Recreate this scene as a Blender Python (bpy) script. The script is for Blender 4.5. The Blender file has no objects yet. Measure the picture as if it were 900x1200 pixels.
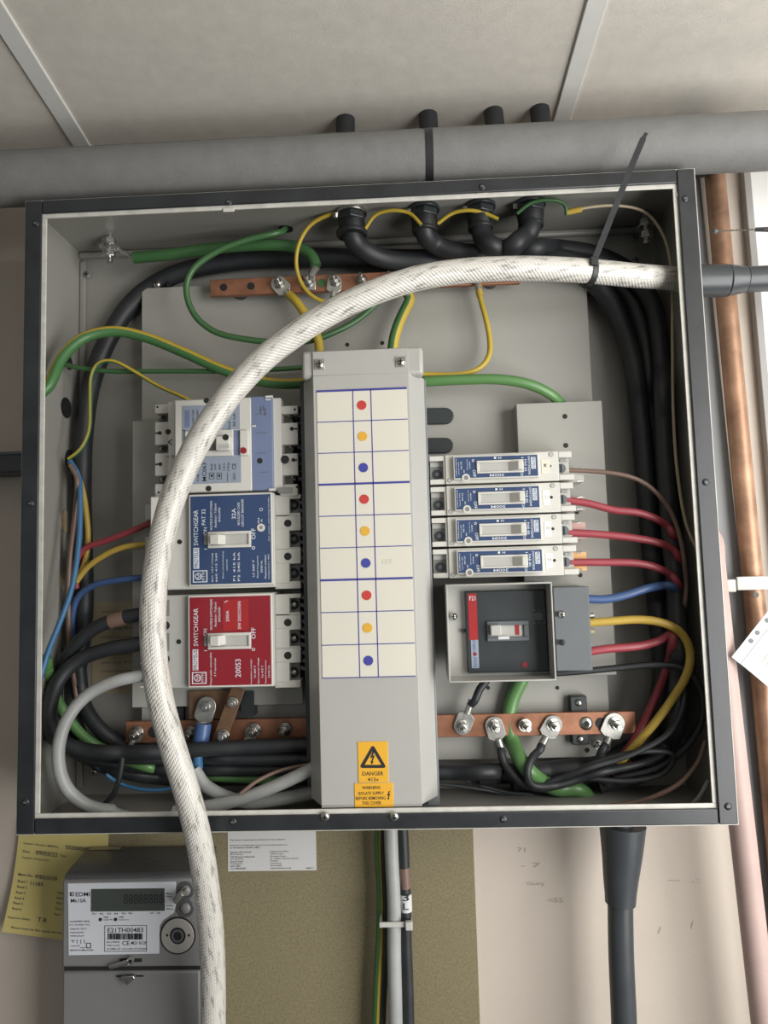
import bpy, bmesh, math, random
from mathutils import Vector, Matrix
random.seed(7)
PI = math.pi
scene = bpy.context.scene
COL = scene.collection

# ------------------------------------------------------------------ camera
ZB = 1.45                                   # height of the enclosure's bottom edge above the floor
W, H, D = 0.70, 0.65141, 0.12427            # enclosure width, height, depth; its front lies in the plane Y = 0
F = 843.11842
def Rx(a): return Matrix(((1,0,0),(0,math.cos(a),-math.sin(a)),(0,math.sin(a),math.cos(a))))
def Ry(a): return Matrix(((math.cos(a),0,math.sin(a)),(0,1,0),(-math.sin(a),0,math.cos(a))))
def Rz(a): return Matrix(((math.cos(a),-math.sin(a),0),(math.sin(a),math.cos(a),0),(0,0,1)))
RC = Rz(0.03886) @ Rx(0.08446) @ Ry(0.0282)
CP = Vector((0.39965, -0.71863, 0.24749 + ZB))
cam_data = bpy.data.cameras.new('camera')
cam = bpy.data.objects.new('camera', cam_data); COL.objects.link(cam)
cam_data.sensor_fit = 'VERTICAL'; cam_data.sensor_height = 24; cam_data.sensor_width = 18
cam_data.lens = F * 24 / 1200
cam_data.clip_start = 0.01
cam.matrix_world = Matrix.Translation(CP) @ (RC @ Matrix(((1,0,0),(0,0,-1),(0,1,0)))).to_4x4()
scene.camera = cam

# ------------------------------------------------------------------ light
scene.view_settings.view_transform = 'Standard'
scene.view_settings.look = 'None'
scene.view_settings.exposure = -0.10
scene.view_settings.gamma = 1.0
wd = bpy.data.worlds.new('world'); scene.world = wd; wd.use_nodes = True
wd.node_tree.nodes['Background'].inputs[0].default_value = (0.92, 0.96, 1.0, 1)
wd.node_tree.nodes['Background'].inputs[1].default_value = 0.17
def area(name, loc, target, sx, sy, power, col):
    l = bpy.data.lights.new(name, 'AREA'); l.shape = 'RECTANGLE'; l.size = sx; l.size_y = sy
    l.energy = power; l.color = col
    o = bpy.data.objects.new(name, l); COL.objects.link(o); o.location = loc
    o.rotation_euler = (Vector(target) - Vector(loc)).to_track_quat('-Z', 'Y').to_euler()
    return o
area('window_daylight', (1.32, -0.80, ZB + 0.12), (0.45, 0.0, ZB + 0.40), 0.8, 1.2, 29, (1.0, 0.985, 0.965))
area('room_daylight', (0.25, -2.6, ZB + 0.75), (0.35, 0.1, ZB + 0.3), 1.6, 0.9, 5.5, (1.0, 0.98, 0.95))

# ------------------------------------------------------------------ pixel -> place on a plane
def ray(px, py): return RC @ Vector(((px - 450) / F, 1.0, (600 - py) / F))
def P(px, py, Y):
    d = ray(px, py); return CP + d * ((Y - CP.y) / d.y)
def PZ(px, py, z):
    d = ray(px, py); return CP + d * ((z - CP.z) / d.z)
def R(px0, py0, px1, py1, Y):
    my, mx = (py0 + py1) / 2, (px0 + px1) / 2
    return P(px0, my, Y).x, P(px1, my, Y).x, P(mx, py1, Y).z, P(mx, py0, Y).z
PXM = 0.00085                               # metres per pixel near the enclosure's front

# ------------------------------------------------------------------ materials
def mat(name, col, rough=0.5, metal=0.0, var=0.0, scale=30.0, bump=0.0, bscale=200.0, coat=0.0, spec=0.5, dirt=None):
    m = bpy.data.materials.new(name); m.use_nodes = True
    nt = m.node_tree; b = nt.nodes['Principled BSDF']
    b.inputs['Base Color'].default_value = (*col, 1); b.inputs['Roughness'].default_value = rough
    b.inputs['Metallic'].default_value = metal; b.inputs['Coat Weight'].default_value = coat
    b.inputs['Coat Roughness'].default_value = 0.12
    b.inputs['Specular IOR Level'].default_value = spec
    tc = nt.nodes.new('ShaderNodeTexCoord')
    if var > 0:
        n = nt.nodes.new('ShaderNodeTexNoise'); n.inputs['Scale'].default_value = scale
        n.inputs['Detail'].default_value = 6; n.inputs['Roughness'].default_value = 0.62
        nt.links.new(tc.outputs['Object'], n.inputs['Vector'])
        r = nt.nodes.new('ShaderNodeValToRGB')
        r.color_ramp.elements[0].position = 0.3; r.color_ramp.elements[1].position = 0.7
        lo = dirt if dirt else tuple(c * (1 - var) for c in col)
        r.color_ramp.elements[0].color = (*lo, 1)
        r.color_ramp.elements[1].color = (*tuple(min(1, c * (1 + var * 0.6)) for c in col), 1)
        nt.links.new(n.outputs['Fac'], r.inputs['Fac']); nt.links.new(r.outputs['Color'], b.inputs['Base Color'])
        mr = nt.nodes.new('ShaderNodeMapRange')
        mr.inputs['To Min'].default_value = max(0.03, rough - 0.08); mr.inputs['To Max'].default_value = min(1, rough + 0.08)
        nt.links.new(n.outputs['Fac'], mr.inputs['Value']); nt.links.new(mr.outputs['Result'], b.inputs['Roughness'])
    if bump > 0:
        n2 = nt.nodes.new('ShaderNodeTexNoise'); n2.inputs['Scale'].default_value = bscale; n2.inputs['Detail'].default_value = 4
        nt.links.new(tc.outputs['Object'], n2.inputs['Vector'])
        bp = nt.nodes.new('ShaderNodeBump'); bp.inputs['Strength'].default_value = bump; bp.inputs['Distance'].default_value = 0.001
        nt.links.new(n2.outputs['Fac'], bp.inputs['Height']); nt.links.new(bp.outputs['Normal'], b.inputs['Normal'])
    return m

def mnode(nt, op, a, b=None, c=None):
    n = nt.nodes.new('ShaderNodeMath'); n.operation = op
    for i, v in enumerate((a, b, c)):
        if v is None: continue
        if isinstance(v, (int, float)): n.inputs[i].default_value = v
        else: nt.links.new(v, n.inputs[i])
    return n.outputs[0]

def striped(name, cols, rough=0.42):
    """insulation with a stripe along the wire; cols = [(start of v, colour), ...]; v = 0 faces the room"""
    m = bpy.data.materials.new(name); m.use_nodes = True; nt = m.node_tree; b = nt.nodes['Principled BSDF']
    b.inputs['Roughness'].default_value = rough
    uv = nt.nodes.new('ShaderNodeUVMap'); sp = nt.nodes.new('ShaderNodeSeparateXYZ'); nt.links.new(uv.outputs[0], sp.inputs[0])
    r = nt.nodes.new('ShaderNodeValToRGB'); r.color_ramp.interpolation = 'CONSTANT'
    while len(r.color_ramp.elements) < len(cols): r.color_ramp.elements.new(0.5)
    for e, (p, c) in zip(r.color_ramp.elements, cols): e.position = p; e.color = (*c, 1)
    nt.links.new(sp.outputs[1], r.inputs[0]); nt.links.new(r.outputs[0], b.inputs['Base Color'])
    return m

def braided(name):
    m = bpy.data.materials.new(name); m.use_nodes = True; nt = m.node_tree; b = nt.nodes['Principled BSDF']
    uv = nt.nodes.new('ShaderNodeUVMap'); sp = nt.nodes.new('ShaderNodeSeparateXYZ'); nt.links.new(uv.outputs[0], sp.inputs[0])
    u, v = sp.outputs[0], sp.outputs[1]
    a = mnode(nt, 'MULTIPLY', u, 12.0)
    def wave(sign, n):
        t = mnode(nt, 'ADD', mnode(nt, 'MULTIPLY', v, n), mnode(nt, 'MULTIPLY', a, sign))
        return mnode(nt, 'SINE', mnode(nt, 'MULTIPLY', t, 2 * PI))
    w1 = wave(1.0, 44.0)
    w2 = wave(-6.0, 9.0)
    fine = wave(-22.0, 16.0)
    hgt = mnode(nt, 'ADD', mnode(nt, 'MULTIPLY', w1, 0.30), mnode(nt, 'MULTIPLY', fine, 0.6))
    cm = nt.nodes.new('ShaderNodeCombineXYZ')
    nt.links.new(mnode(nt, 'MULTIPLY', u, 55.0), cm.inputs[0])
    nt.links.new(mnode(nt, 'MULTIPLY', mnode(nt, 'ADD', v, mnode(nt, 'MULTIPLY', u, 1.2)), 17.0), cm.inputs[1])
    no = nt.nodes.new('ShaderNodeTexNoise'); no.inputs['Scale'].default_value = 1.0; no.inputs['Detail'].default_value = 5
    nt.links.new(cm.outputs[0], no.inputs['Vector'])
    k = mnode(nt, 'ADD', no.outputs['Fac'], mnode(nt, 'MULTIPLY', hgt, 0.075))
    r = nt.nodes.new('ShaderNodeValToRGB')
    r.color_ramp.elements[0].position = 0.31; r.color_ramp.elements[0].color = (0.25, 0.24, 0.215, 1)
    r.color_ramp.elements[1].position = 0.47; r.color_ramp.elements[1].color = (0.62, 0.60, 0.55, 1)
    nt.links.new(k, r.inputs[0]); nt.links.new(r.outputs[0], b.inputs['Base Color'])
    bp = nt.nodes.new('ShaderNodeBump'); bp.inputs['Strength'].default_value = 0.55; bp.inputs['Distance'].default_value = 0.0006
    nt.links.new(hgt, bp.inputs['Height']); nt.links.new(bp.outputs[0], b.inputs['Normal'])
    b.inputs['Roughness'].default_value = 0.38
    b.inputs['Coat Weight'].default_value = 0.5; b.inputs['Coat Roughness'].default_value = 0.15
    return m

M = {}
M['paint'] = mat('grey_paint', (0.275, 0.27, 0.243), 0.42, var=0.05, scale=9, bump=0.05, bscale=900)
M['paint_cover'] = mat('pale_grey_paint', (0.40, 0.397, 0.37), 0.36, var=0.03, scale=12)
M['plate'] = mat('plate_paint', (0.325, 0.32, 0.29), 0.40, var=0.05, scale=7)
M['edge'] = mat('worn_flange_edge', (0.55, 0.54, 0.49), 0.5, var=0.18, scale=70)
M['gasket'] = mat('black_gasket', (0.024, 0.027, 0.030), 0.36, var=0.35, scale=25, bump=0.15, bscale=60)
M['wall'] = mat('cream_wall', (0.53, 0.468, 0.40), 0.75, var=0.06, scale=5, bump=0.2, bscale=160)
M['ceiling'] = mat('ceiling_board', (0.64, 0.605, 0.54), 0.8, var=0.07, scale=60, bump=0.35, bscale=800)
M['strip'] = mat('ceiling_strip', (0.68, 0.68, 0.64), 0.5, var=0.03)
M['hardboard'] = mat('olive_hardboard', (0.215, 0.185, 0.105), 0.75, var=0.30, scale=420, bump=0.25, bscale=600)
M['foam'] = mat('grey_pipe_insulation', (0.175, 0.175, 0.168), 0.62, var=0.10, scale=60, bump=0.35, bscale=500)
M['tape'] = mat('black_tape', (0.018, 0.018, 0.02), 0.4)
M['copper_pipe'] = mat('copper_pipe', (0.40, 0.235, 0.15), 0.48, metal=0.55, var=0.45, scale=26)
M['painted_pipe'] = mat('pink_painted_pipe', (0.47, 0.345, 0.31), 0.5, var=0.12, scale=16)
M['copper'] = mat('copper_bar', (0.34, 0.155, 0.09), 0.42, metal=0.55, var=0.30, scale=60)
M['steel'] = mat('zinc_steel', (0.54, 0.54, 0.51), 0.27, metal=0.95, var=0.2, scale=200)
M['tin'] = mat('tinned_lug', (0.47, 0.465, 0.43), 0.36, metal=0.8, var=0.22, scale=160)
M['hole'] = mat('painted_hole_shade', (0.012, 0.012, 0.012), 0.7)  # near-black that paints in the shade inside holes and slots
M['rubber'] = mat('black_rubber', (0.017, 0.018, 0.019), 0.45, var=0.3, scale=80)
M['cable_black'] = mat('black_cable_sheath', (0.021, 0.023, 0.026), 0.50, var=0.3, scale=40)
M['shroud'] = mat('dark_grey_shroud', (0.050, 0.056, 0.062), 0.34, var=0.1, scale=30)
M['cable_grey'] = mat('grey_cable_sheath', (0.36, 0.37, 0.36), 0.42, var=0.10, scale=50)
M['cable_dark'] = mat('charcoal_sheath', (0.06, 0.065, 0.07), 0.40, var=0.2, scale=50)
M['braid'] = braided('clear_sheathed_braid')
M['red'] = mat('red_insulation', (0.31, 0.05, 0.065), 0.38)
M['blue'] = mat('blue_insulation', (0.05, 0.10, 0.235), 0.38)
M['light_blue'] = mat('light_blue_insulation', (0.05, 0.16, 0.31), 0.38)
M['yellow'] = mat('yellow_insulation', (0.48, 0.33, 0.06), 0.38)
M['brown'] = mat('brown_insulation', (0.17, 0.11, 0.085), 0.42)
M['tan'] = mat('beige_insulation', (0.36, 0.30, 0.20), 0.42)
M['green'] = mat('green_insulation', (0.045, 0.125, 0.042), 0.38)
M['lime'] = mat('bright_green_insulation', (0.095, 0.215, 0.07), 0.36)
Yc, Gc = (0.47, 0.34, 0.04), (0.055, 0.155, 0.05)
M['gy_green'] = striped('green_with_yellow_stripe', [(0.0, Gc), (0.80, Yc)])
M['gy_yellow'] = striped('yellow_with_green_stripe', [(0.0, Yc), (0.30, Gc), (0.62, Yc)])
M['gy_split'] = striped('green_and_yellow_halves', [(0.0, Gc), (0.50, Yc), (0.96, Gc)])
M['gy_split2'] = striped('yellow_and_green_halves', [(0.0, Yc), (0.08, Gc), (0.60, Yc)])
M['white_plastic'] = mat('white_moulding', (0.57, 0.56, 0.515), 0.36, var=0.02)
M['grey_plastic'] = mat('grey_moulding', (0.42, 0.42, 0.39), 0.40, var=0.04)
M['pocket'] = mat('terminal_grey', (0.20, 0.20, 0.185), 0.45)
M['black_plastic'] = mat('black_moulding', (0.028, 0.034, 0.036), 0.36, var=0.1)
M['slate'] = mat('slate_moulding', (0.105, 0.118, 0.126), 0.42, var=0.04)
M['rail'] = mat('rail_grey', (0.20, 0.215, 0.225), 0.4, var=0.04)
M['dull_shaded_copper'] = mat('dull_shaded_copper', (0.20, 0.115, 0.065), 0.5, metal=0.4, var=0.25, scale=70)  # olive-brown link copper; on the stub bar the dark tone paints in shade
M['sticker'] = mat('white_sticker', (0.80, 0.79, 0.74), 0.5)
M['label_blue'] = mat('navy_label', (0.028, 0.056, 0.135), 0.35)
M['label_red'] = mat('crimson_label', (0.235, 0.013, 0.022), 0.35)
M['label_red2'] = mat('scarlet_sticker', (0.33, 0.02, 0.022), 0.35)
M['label_pale'] = mat('pale_blue_label', (0.26, 0.30, 0.365), 0.4)
M['periwinkle'] = mat('periwinkle_strip', (0.15, 0.185, 0.30), 0.38)
M['ink_white'] = mat('white_ink', (0.62, 0.66, 0.70), 0.5)
M['ink_black'] = mat('black_ink', (0.02, 0.02, 0.022), 0.5)
M['ink_grey'] = mat('grey_ink', (0.10, 0.10, 0.10), 0.5)
M['ink_blue'] = mat('blue_ink', (0.05, 0.05, 0.26), 0.5)
M['pencil'] = mat('pencil_mark', (0.36, 0.315, 0.26), 0.7)
M['faint_pencil'] = mat('faint_pencil_mark', (0.50, 0.475, 0.41), 0.7)
M['card'] = mat('cream_card', (0.63, 0.605, 0.52), 0.55, var=0.02, scale=8)
M['dot_red'] = mat('red_dot', (0.50, 0.045, 0.04), 0.45)
M['dot_yellow'] = mat('amber_dot', (0.66, 0.37, 0.04), 0.45)
M['dot_blue'] = mat('blue_dot', (0.05, 0.055, 0.30), 0.45)
M['warn'] = mat('amber_label', (0.74, 0.40, 0.035), 0.42)
M['yellow_paper'] = mat('yellow_paper', (0.60, 0.51, 0.19), 0.7, var=0.04)
M['white_paper'] = mat('white_paper', (0.58, 0.58, 0.57), 0.6)
M['meter_grey'] = mat('meter_grey', (0.19, 0.19, 0.19), 0.42, var=0.03)
M['meter_dark'] = mat('meter_smoked_top', (0.085, 0.085, 0.088), 0.28, var=0.06)
M['port'] = mat('port_grey', (0.33, 0.32, 0.29), 0.4)
M['lcd'] = mat('lcd_glass', (0.060, 0.070, 0.062), 0.14)
M['silver_label'] = mat('silver_label', (0.60, 0.62, 0.66), 0.4)
M['pale_white'] = mat('white_plastic_strap', (0.50, 0.495, 0.46), 0.4)
M['trim_grey'] = mat('grey_cover_strip', (0.34, 0.33, 0.315), 0.55, var=0.04)
M['trunking'] = mat('grey_trunking', (0.24, 0.245, 0.25), 0.45, var=0.05)
M['white_wall'] = mat('white_board', (0.86, 0.86, 0.84), 0.6, var=0.02)
M['floor'] = mat('grey_floor', (0.20, 0.19, 0.18), 0.6, var=0.1, scale=4)
M['clear'] = mat('clear_pocket', (0.48, 0.49, 0.50), 0.2, coat=0.5)
M['orange'] = mat('orange_terminal', (0.70, 0.40, 0.16), 0.45)
M['pinkish'] = mat('pink_shroud', (0.50, 0.30, 0.27), 0.45)

# ------------------------------------------------------------------ mesh building
_GLY = {}
def glyphs(s):
    if s in _GLY: return _GLY[s]
    cu = bpy.data.curves.new('text', 'FONT'); cu.body = s; cu.size = 1.0; cu.resolution_u = 2; cu.offset = 0.005
    o = bpy.data.objects.new('text', cu); COL.objects.link(o)
    dg = bpy.context.evaluated_depsgraph_get()
    me = bpy.data.meshes.new_from_object(o.evaluated_get(dg))
    vs = [(v.co.x, v.co.y) for v in me.vertices]; fs = [tuple(p.vertices) for p in me.polygons]
    bpy.data.objects.remove(o); bpy.data.curves.remove(cu); bpy.data.meshes.remove(me)
    _GLY[s] = (vs, fs); return _GLY[s]

class MB:
    def __init__(s): s.v = []; s.f = []; s.uv = None
    def add(s, vs, fs):
        b = len(s.v); s.v += [Vector(v) for v in vs]; s.f += [tuple(b + i for i in f) for f in fs]; return s
    def box(s, x0, x1, y0, y1, z0, z1):
        return s.add([(x0,y0,z0),(x1,y0,z0),(x1,y1,z0),(x0,y1,z0),(x0,y0,z1),(x1,y0,z1),(x1,y1,z1),(x0,y1,z1)],
                     [(0,3,2,1),(4,5,6,7),(0,1,5,4),(1,2,6,5),(2,3,7,6),(3,0,4,7)])
    def pbox(s, px0, py0, px1, py1, Yf, Yb):
        x0, x1, z0, z1 = R(px0, py0, px1, py1, Yf); return s.box(x0, x1, Yf, Yb, z0, z1)
    def prism(s, poly, y0, y1):              # poly of (x, z), counter-clockwise seen from -Y
        n = len(poly)
        return s.add([(x, y0, z) for x, z in poly] + [(x, y1, z) for x, z in poly],
                     [tuple(range(n)), tuple(range(2*n-1, n-1, -1))] + [(i, n+i, n+(i+1) % n, (i+1) % n) for i in range(n)])
    def pprism(s, pts, Yf, Yb):
        q = [P(x, y, Yf) for x, y in pts]
        ar = sum(q[i].x*q[(i+1) % len(q)].z - q[(i+1) % len(q)].x*q[i].z for i in range(len(q)))
        if ar < 0: q.reverse()
        return s.prism([(a.x, a.z) for a in q], Yf, Yb)
    def cyl(s, a, b, r, n=16, r2=None, cap=True):
        a, b = Vector(a), Vector(b); t = (b - a).normalized()
        u = t.cross(Vector((0,0,1)));
        if u.length < 1e-3: u = t.cross(Vector((1,0,0)))
        u.normalize(); w = t.cross(u); r2 = r if r2 is None else r2
        vs = []
        for c, rr in ((a, r), (b, r2)):
            for i in range(n):
                th = 2*PI*i/n; vs.append(c + u*(math.cos(th)*rr) + w*(math.sin(th)*rr))
        fs = [(i, (i+1) % n, n+(i+1) % n, n+i) for i in range(n)]
        if cap: fs += [tuple(range(n-1, -1, -1)), tuple(range(n, 2*n))]
        return s.add(vs, fs)
    def disc(s, px, py, Y, r, h=0.0006, n=18):      # short cylinder standing h proud of the plane Y
        c = P(px, py, Y); return s.cyl((c.x, c.y + 0.0004, c.z), (c.x, c.y - h, c.z), r, n)
    def ring(s, c, r0, r1, y0, y1, n=20):          # annulus about the Y axis, y0 = front
        c = Vector(c); vs = []
        for r, y in ((r0, y0), (r1, y0), (r1, y1), (r0, y1)):
            for i in range(n):
                th = 2*PI*i/n; vs.append((c.x + r*math.cos(th), y, c.z + r*math.sin(th)))
        fs = []
        for k in range(4):
            a, b = k*n, ((k+1) % 4)*n
            fs += [(a+i, a+(i+1) % n, b+(i+1) % n, b+i) for i in range(n)]
        return s.add(vs, fs)
    def frame(s, o, i, y0, y1):                      # rectangular ring; o, i = (x0, x1, z0, z1)
        s.box(o[0], o[1], y0, y1, i[3], o[3]); s.box(o[0], o[1], y0, y1, o[2], i[2])
        s.box(o[0], i[0], y0, y1, i[2], i[3]); return s.box(i[1], o[1], y0, y1, i[2], i[3])
    def dome(s, c, r, h, n=14):                      # screw head bulging towards -Y
        c = Vector(c); vs = []; rings = 4
        for k in range(rings):
            a = PI/2*k/rings
            for i in range(n):
                th = 2*PI*i/n; vs.append((c.x + r*math.cos(a)*math.cos(th), c.y - h*math.sin(a), c.z + r*math.cos(a)*math.sin(th)))
        vs.append((c.x, c.y - h, c.z)); fs = []
        for k in range(rings-1): fs += [(k*n+i, k*n+(i+1) % n, (k+1)*n+(i+1) % n, (k+1)*n+i) for i in range(n)]
        fs += [((rings-1)*n+i, (rings-1)*n+(i+1) % n, rings*n) for i in range(n)]
        return s.add(vs, fs)
    def text(s, t, o, right, up, size, align=0.5, stretch=1.0):
        vs, fs = glyphs(t)
        if not vs: return s
        x0 = min(v[0] for v in vs); x1 = max(v[0] for v in vs)
        y0 = min(v[1] for v in vs); y1 = max(v[1] for v in vs); cx = x0 + (x1-x0)*align; cy = (y0+y1)/2
        o, right, up = Vector(o), Vector(right), Vector(up)
        return s.add([o + right*((v[0]-cx)*size*stretch) + up*((v[1]-cy)*size) for v in vs], fs)
    def textfit(s, t, o, right, up, height, length=None, align=0.5):
        vs, fs = glyphs(t); 
        if not vs: return s
        x = max(v[0] for v in vs) - min(v[0] for v in vs); y = max(v[1] for v in vs) - min(v[1] for v in vs)
        size = height / max(y, 0.3); st = 1.0 if length is None else length / (x*size)
        return s.text(t, o, right, up, size, align, st)
    def ptext(s, t, px, py, Y, hpx, lpx=None, d='h', align=0.5):
        """t centred at a pixel on plane Y; hpx letter height, lpx run length in pixels; d: h, up, down, flip"""
        rt, u = {'h': ((1,0,0),(0,0,1)), 'up': ((0,0,1),(-1,0,0)), 'down': ((0,0,-1),(1,0,0)), 'flip': ((-1,0,0),(0,0,-1))}[d]
        k = (Y - CP.y) / F
        return s.textfit(t, P(px, py, Y), rt, u, hpx*k, None if lpx is None else lpx*k, align)
    def build(s, name, m, parent=None, bevel=0.0, smooth=True, seg=2, loc=None):
        org = origin(parent) if parent is not None else (Vector(loc) if loc is not None else Vector((0,0,0)))
        me = bpy.data.meshes.new(name)
        me.from_pydata([tuple(v - org) for v in s.v], [], s.f)
        if s.uv:
            ul = me.uv_layers.new(name='UVMap')
            for i, uv in enumerate(s.uv): ul.data[i].uv = uv
        me.materials.append(m)
        if smooth and me.polygons:
            me.polygons.foreach_set('use_smooth', [True]*len(me.polygons)); me.set_sharp_from_angle(angle=math.radians(38))
        o = bpy.data.objects.new(name, me); COL.objects.link(o)
        if parent is not None: o.parent = parent
        else: o.location = org
        if bevel > 0:
            bv = o.modifiers.new('bevel', 'BEVEL'); bv.width = bevel; bv.segments = seg; bv.limit_method = 'ANGLE'; bv.angle_limit = math.radians(40)
            bv.harden_normals = False
        return o

def origin(o):
    while o.parent is not None: o = o.parent
    return o.location.copy()
def tag(o, label=None, cat=None, group=None, kind=None):
    if label: o['label'] = label
    if cat: o['category'] = cat
    if group: o['group'] = group
    if kind: o['kind'] = kind
    return o
def thing(name, loc, label, cat, group=None):
    o = bpy.data.objects.new(name, None); o.empty_display_size = 0.02; COL.objects.link(o); o.location = loc
    return tag(o, label, cat, group)
def copy_tree(o, parent=None):
    c = o.copy(); COL.objects.link(c)
    if parent is not None: c.parent = parent
    for ch in [x for x in bpy.data.objects if x.parent == o]: copy_tree(ch, c)
    return c

# ------------------------------------------------------------------ cables
def spline(pts, step=0.004):
    pts = [Vector(p) for p in pts]
    q = [pts[0]*2 - pts[1]] + pts + [pts[-1]*2 - pts[-2]]; out = []
    for i in range(1, len(q)-2):
        p0, p1, p2, p3 = q[i-1], q[i], q[i+1], q[i+2]
        t0 = 0.0; t1 = t0 + max((p1-p0).length, 1e-6)**0.5; t2 = t1 + max((p2-p1).length, 1e-6)**0.5; t3 = t2 + max((p3-p2).length, 1e-6)**0.5
        n = max(2, int((p2-p1).length/step))
        for k in range(n):
            t = t1 + (t2-t1)*k/n
            a1 = p0*((t1-t)/(t1-t0)) + p1*((t-t0)/(t1-t0)); a2 = p1*((t2-t)/(t2-t1)) + p2*((t-t1)/(t2-t1)); a3 = p2*((t3-t)/(t3-t2)) + p3*((t-t2)/(t3-t2))
            b1 = a1*((t2-t)/(t2-t0)) + a2*((t-t0)/(t2-t0)); b2 = a2*((t3-t)/(t3-t1)) + a3*((t-t1)/(t3-t1))
            out.append(b1*((t2-t)/(t2-t1)) + b2*((t-t1)/(t2-t1)))
    out.append(pts[-1]); return out
def tube_mb(path, r, n=12):
    mb = MB(); mb.uv = []; L = 0.0; us = [0.0]
    for i in range(1, len(path)): L += (path[i]-path[i-1]).length; us.append(L)
    prev = Vector((0,-1,0)); vs = []; fs = []
    for i, p in enumerate(path):
        t = (path[min(i+1, len(path)-1)] - path[max(i-1, 0)]).normalized()
        c = Vector((0,-1,0)) + prev*0.35
        nrm = c - t*c.dot(t)
        if nrm.length < 1e-3: nrm = prev - t*prev.dot(t)
        nrm.normalize(); prev = nrm; bi = t.cross(nrm)
        rr = r(us[i]/L) if callable(r) else r
        for k in range(n):
            th = 2*PI*k/n; vs.append(p + nrm*(math.cos(th)*rr) + bi*(math.sin(th)*rr))
    for i in range(len(path)-1):
        for k in range(n):
            fs.append((i*n+k, i*n+(k+1) % n, (i+1)*n+(k+1) % n, (i+1)*n+k))
            mb.uv += [(us[i], k/n), (us[i], (k+1)/n), (us[i+1], (k+1)/n), (us[i+1], k/n)]
    m = len(path)-1
    fs += [tuple(range(n-1, -1, -1)), tuple(m*n+k for k in range(n))]
    mb.uv += [(0, 0.5)]*n + [(L, 0.5)]*n
    mb.add(vs, fs); mb.v = [Vector(v) for v in mb.v]; return mb
CABLES = []
SETTLED = ('armoured_cable', 'phase_cable', 'phase_wire', 'earth_cable', 'earth_wire', 'control_wire', 'neutral_cable', 'neutral_wire')
def cable(name, pts, dpx, m, label, cat='cable', group=None, n=12, step=0.004, dia=None):
    """pts of (px, py, Y); dpx = width in pixels where it starts"""
    q = [P(*p) if len(p) == 3 else Vector(p[1]) for p in pts]
    Y0 = sum(p[2] for p in pts if len(p) == 3)/max(1, sum(1 for p in pts if len(p) == 3))
    r = dia/2 if dia else dpx*(Y0 - CP.y)/F/2
    o = MB().build(name, m, None, loc=q[0], smooth=False)
    CABLES.append([o, spline(q, step), r, n, name in SETTLED and len(q) > 2])
    return tag(o, label, cat, group)

def lug(parent, S, ang, m, w=0.0095, l=0.012, barrel=0.016, br=0.0042, name='cable_lug', y=None):
    """flat palm round the stud at S, barrel leaving in direction ang (degrees in the XZ plane)"""
    S = Vector(S); mb = MB(); a = math.radians(ang); d = Vector((math.cos(a), 0, math.sin(a))); s_ = Vector((-d.z, 0, d.x))
    out = []
    for k in range(9):
        th = PI/2 + PI*k/8; out.append(S + d*(math.cos(th)*w) + s_*(math.sin(th)*w))
    out += [S + d*l - s_*w, S + d*(l+0.004) - s_*br, S + d*(l+0.004) + s_*br, S + d*l + s_*w]
    pol = [(q.x, q.z) for q in out]
    ar = sum(pol[i][0]*pol[(i+1) % len(pol)][1] - pol[(i+1) % len(pol)][0]*pol[i][1] for i in range(len(pol)))
    if ar < 0: pol.reverse()
    mb.prism(pol, S.y - 0.0012, S.y + 0.0012)
    e0 = S + d*(l+0.002); e1 = S + d*(l+barrel) - Vector((0, 0.001, 0))
    mb.cyl(e0 - Vector((0, br*0.2, 0)), e1, br*0.9, 14, br)
    return mb.build(name, m, parent, bevel=0.0006), e1

def stud(parent, S, name='stud_bolt', k=1.0, tilt=(0, 0)):
    S = Vector(S); a = MB().cyl(S, S + Vector((tilt[0], -0.014*k, tilt[1])), 0.0030*k, 12)
    o = a.build(name, M['steel'], parent, bevel=0.0004)
    MB().cyl(S - Vector((0, 0, 0)), S + Vector((tilt[0]*.1, -0.0014*k, tilt[1]*.1)), 0.0072*k, 20).build('washer', M['steel'], o, bevel=0.0003)
    MB().cyl(S + Vector((tilt[0]*.1, -0.0014*k, tilt[1]*.1)), S + Vector((tilt[0]*.55, -0.0072*k, tilt[1]*.55)), 0.0056*k, 6).build('nut', M['steel'], o, bevel=0.0005)
    return o
def screw(parent, px, py, Y, r=0.0035, m='steel', name='screw', slot=True, h=0.0022):
    c = P(px, py, Y); o = MB().dome(c, r, h).build(name, M[m], parent)
    if slot:
        MB().box(c.x - r*.6, c.x + r*.6, c.y - h*1.06, c.y - h*.7, c.z - r*.13, c.z + r*.13).box(c.x - r*.13, c.x + r*.13, c.y - h*1.06, c.y - h*.7, c.z - r*.6, c.z + r*.6).build('screw_slot', M['hole'], o)
    return o
def hole(parent, px, py, Y, r, name='hole', m='hole'):
    return MB().disc(px, py, Y, r, 0.0003).build(name, M[m], parent)  # thin black disc on the surface; the hole's inner shade is painted, not cut

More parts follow.
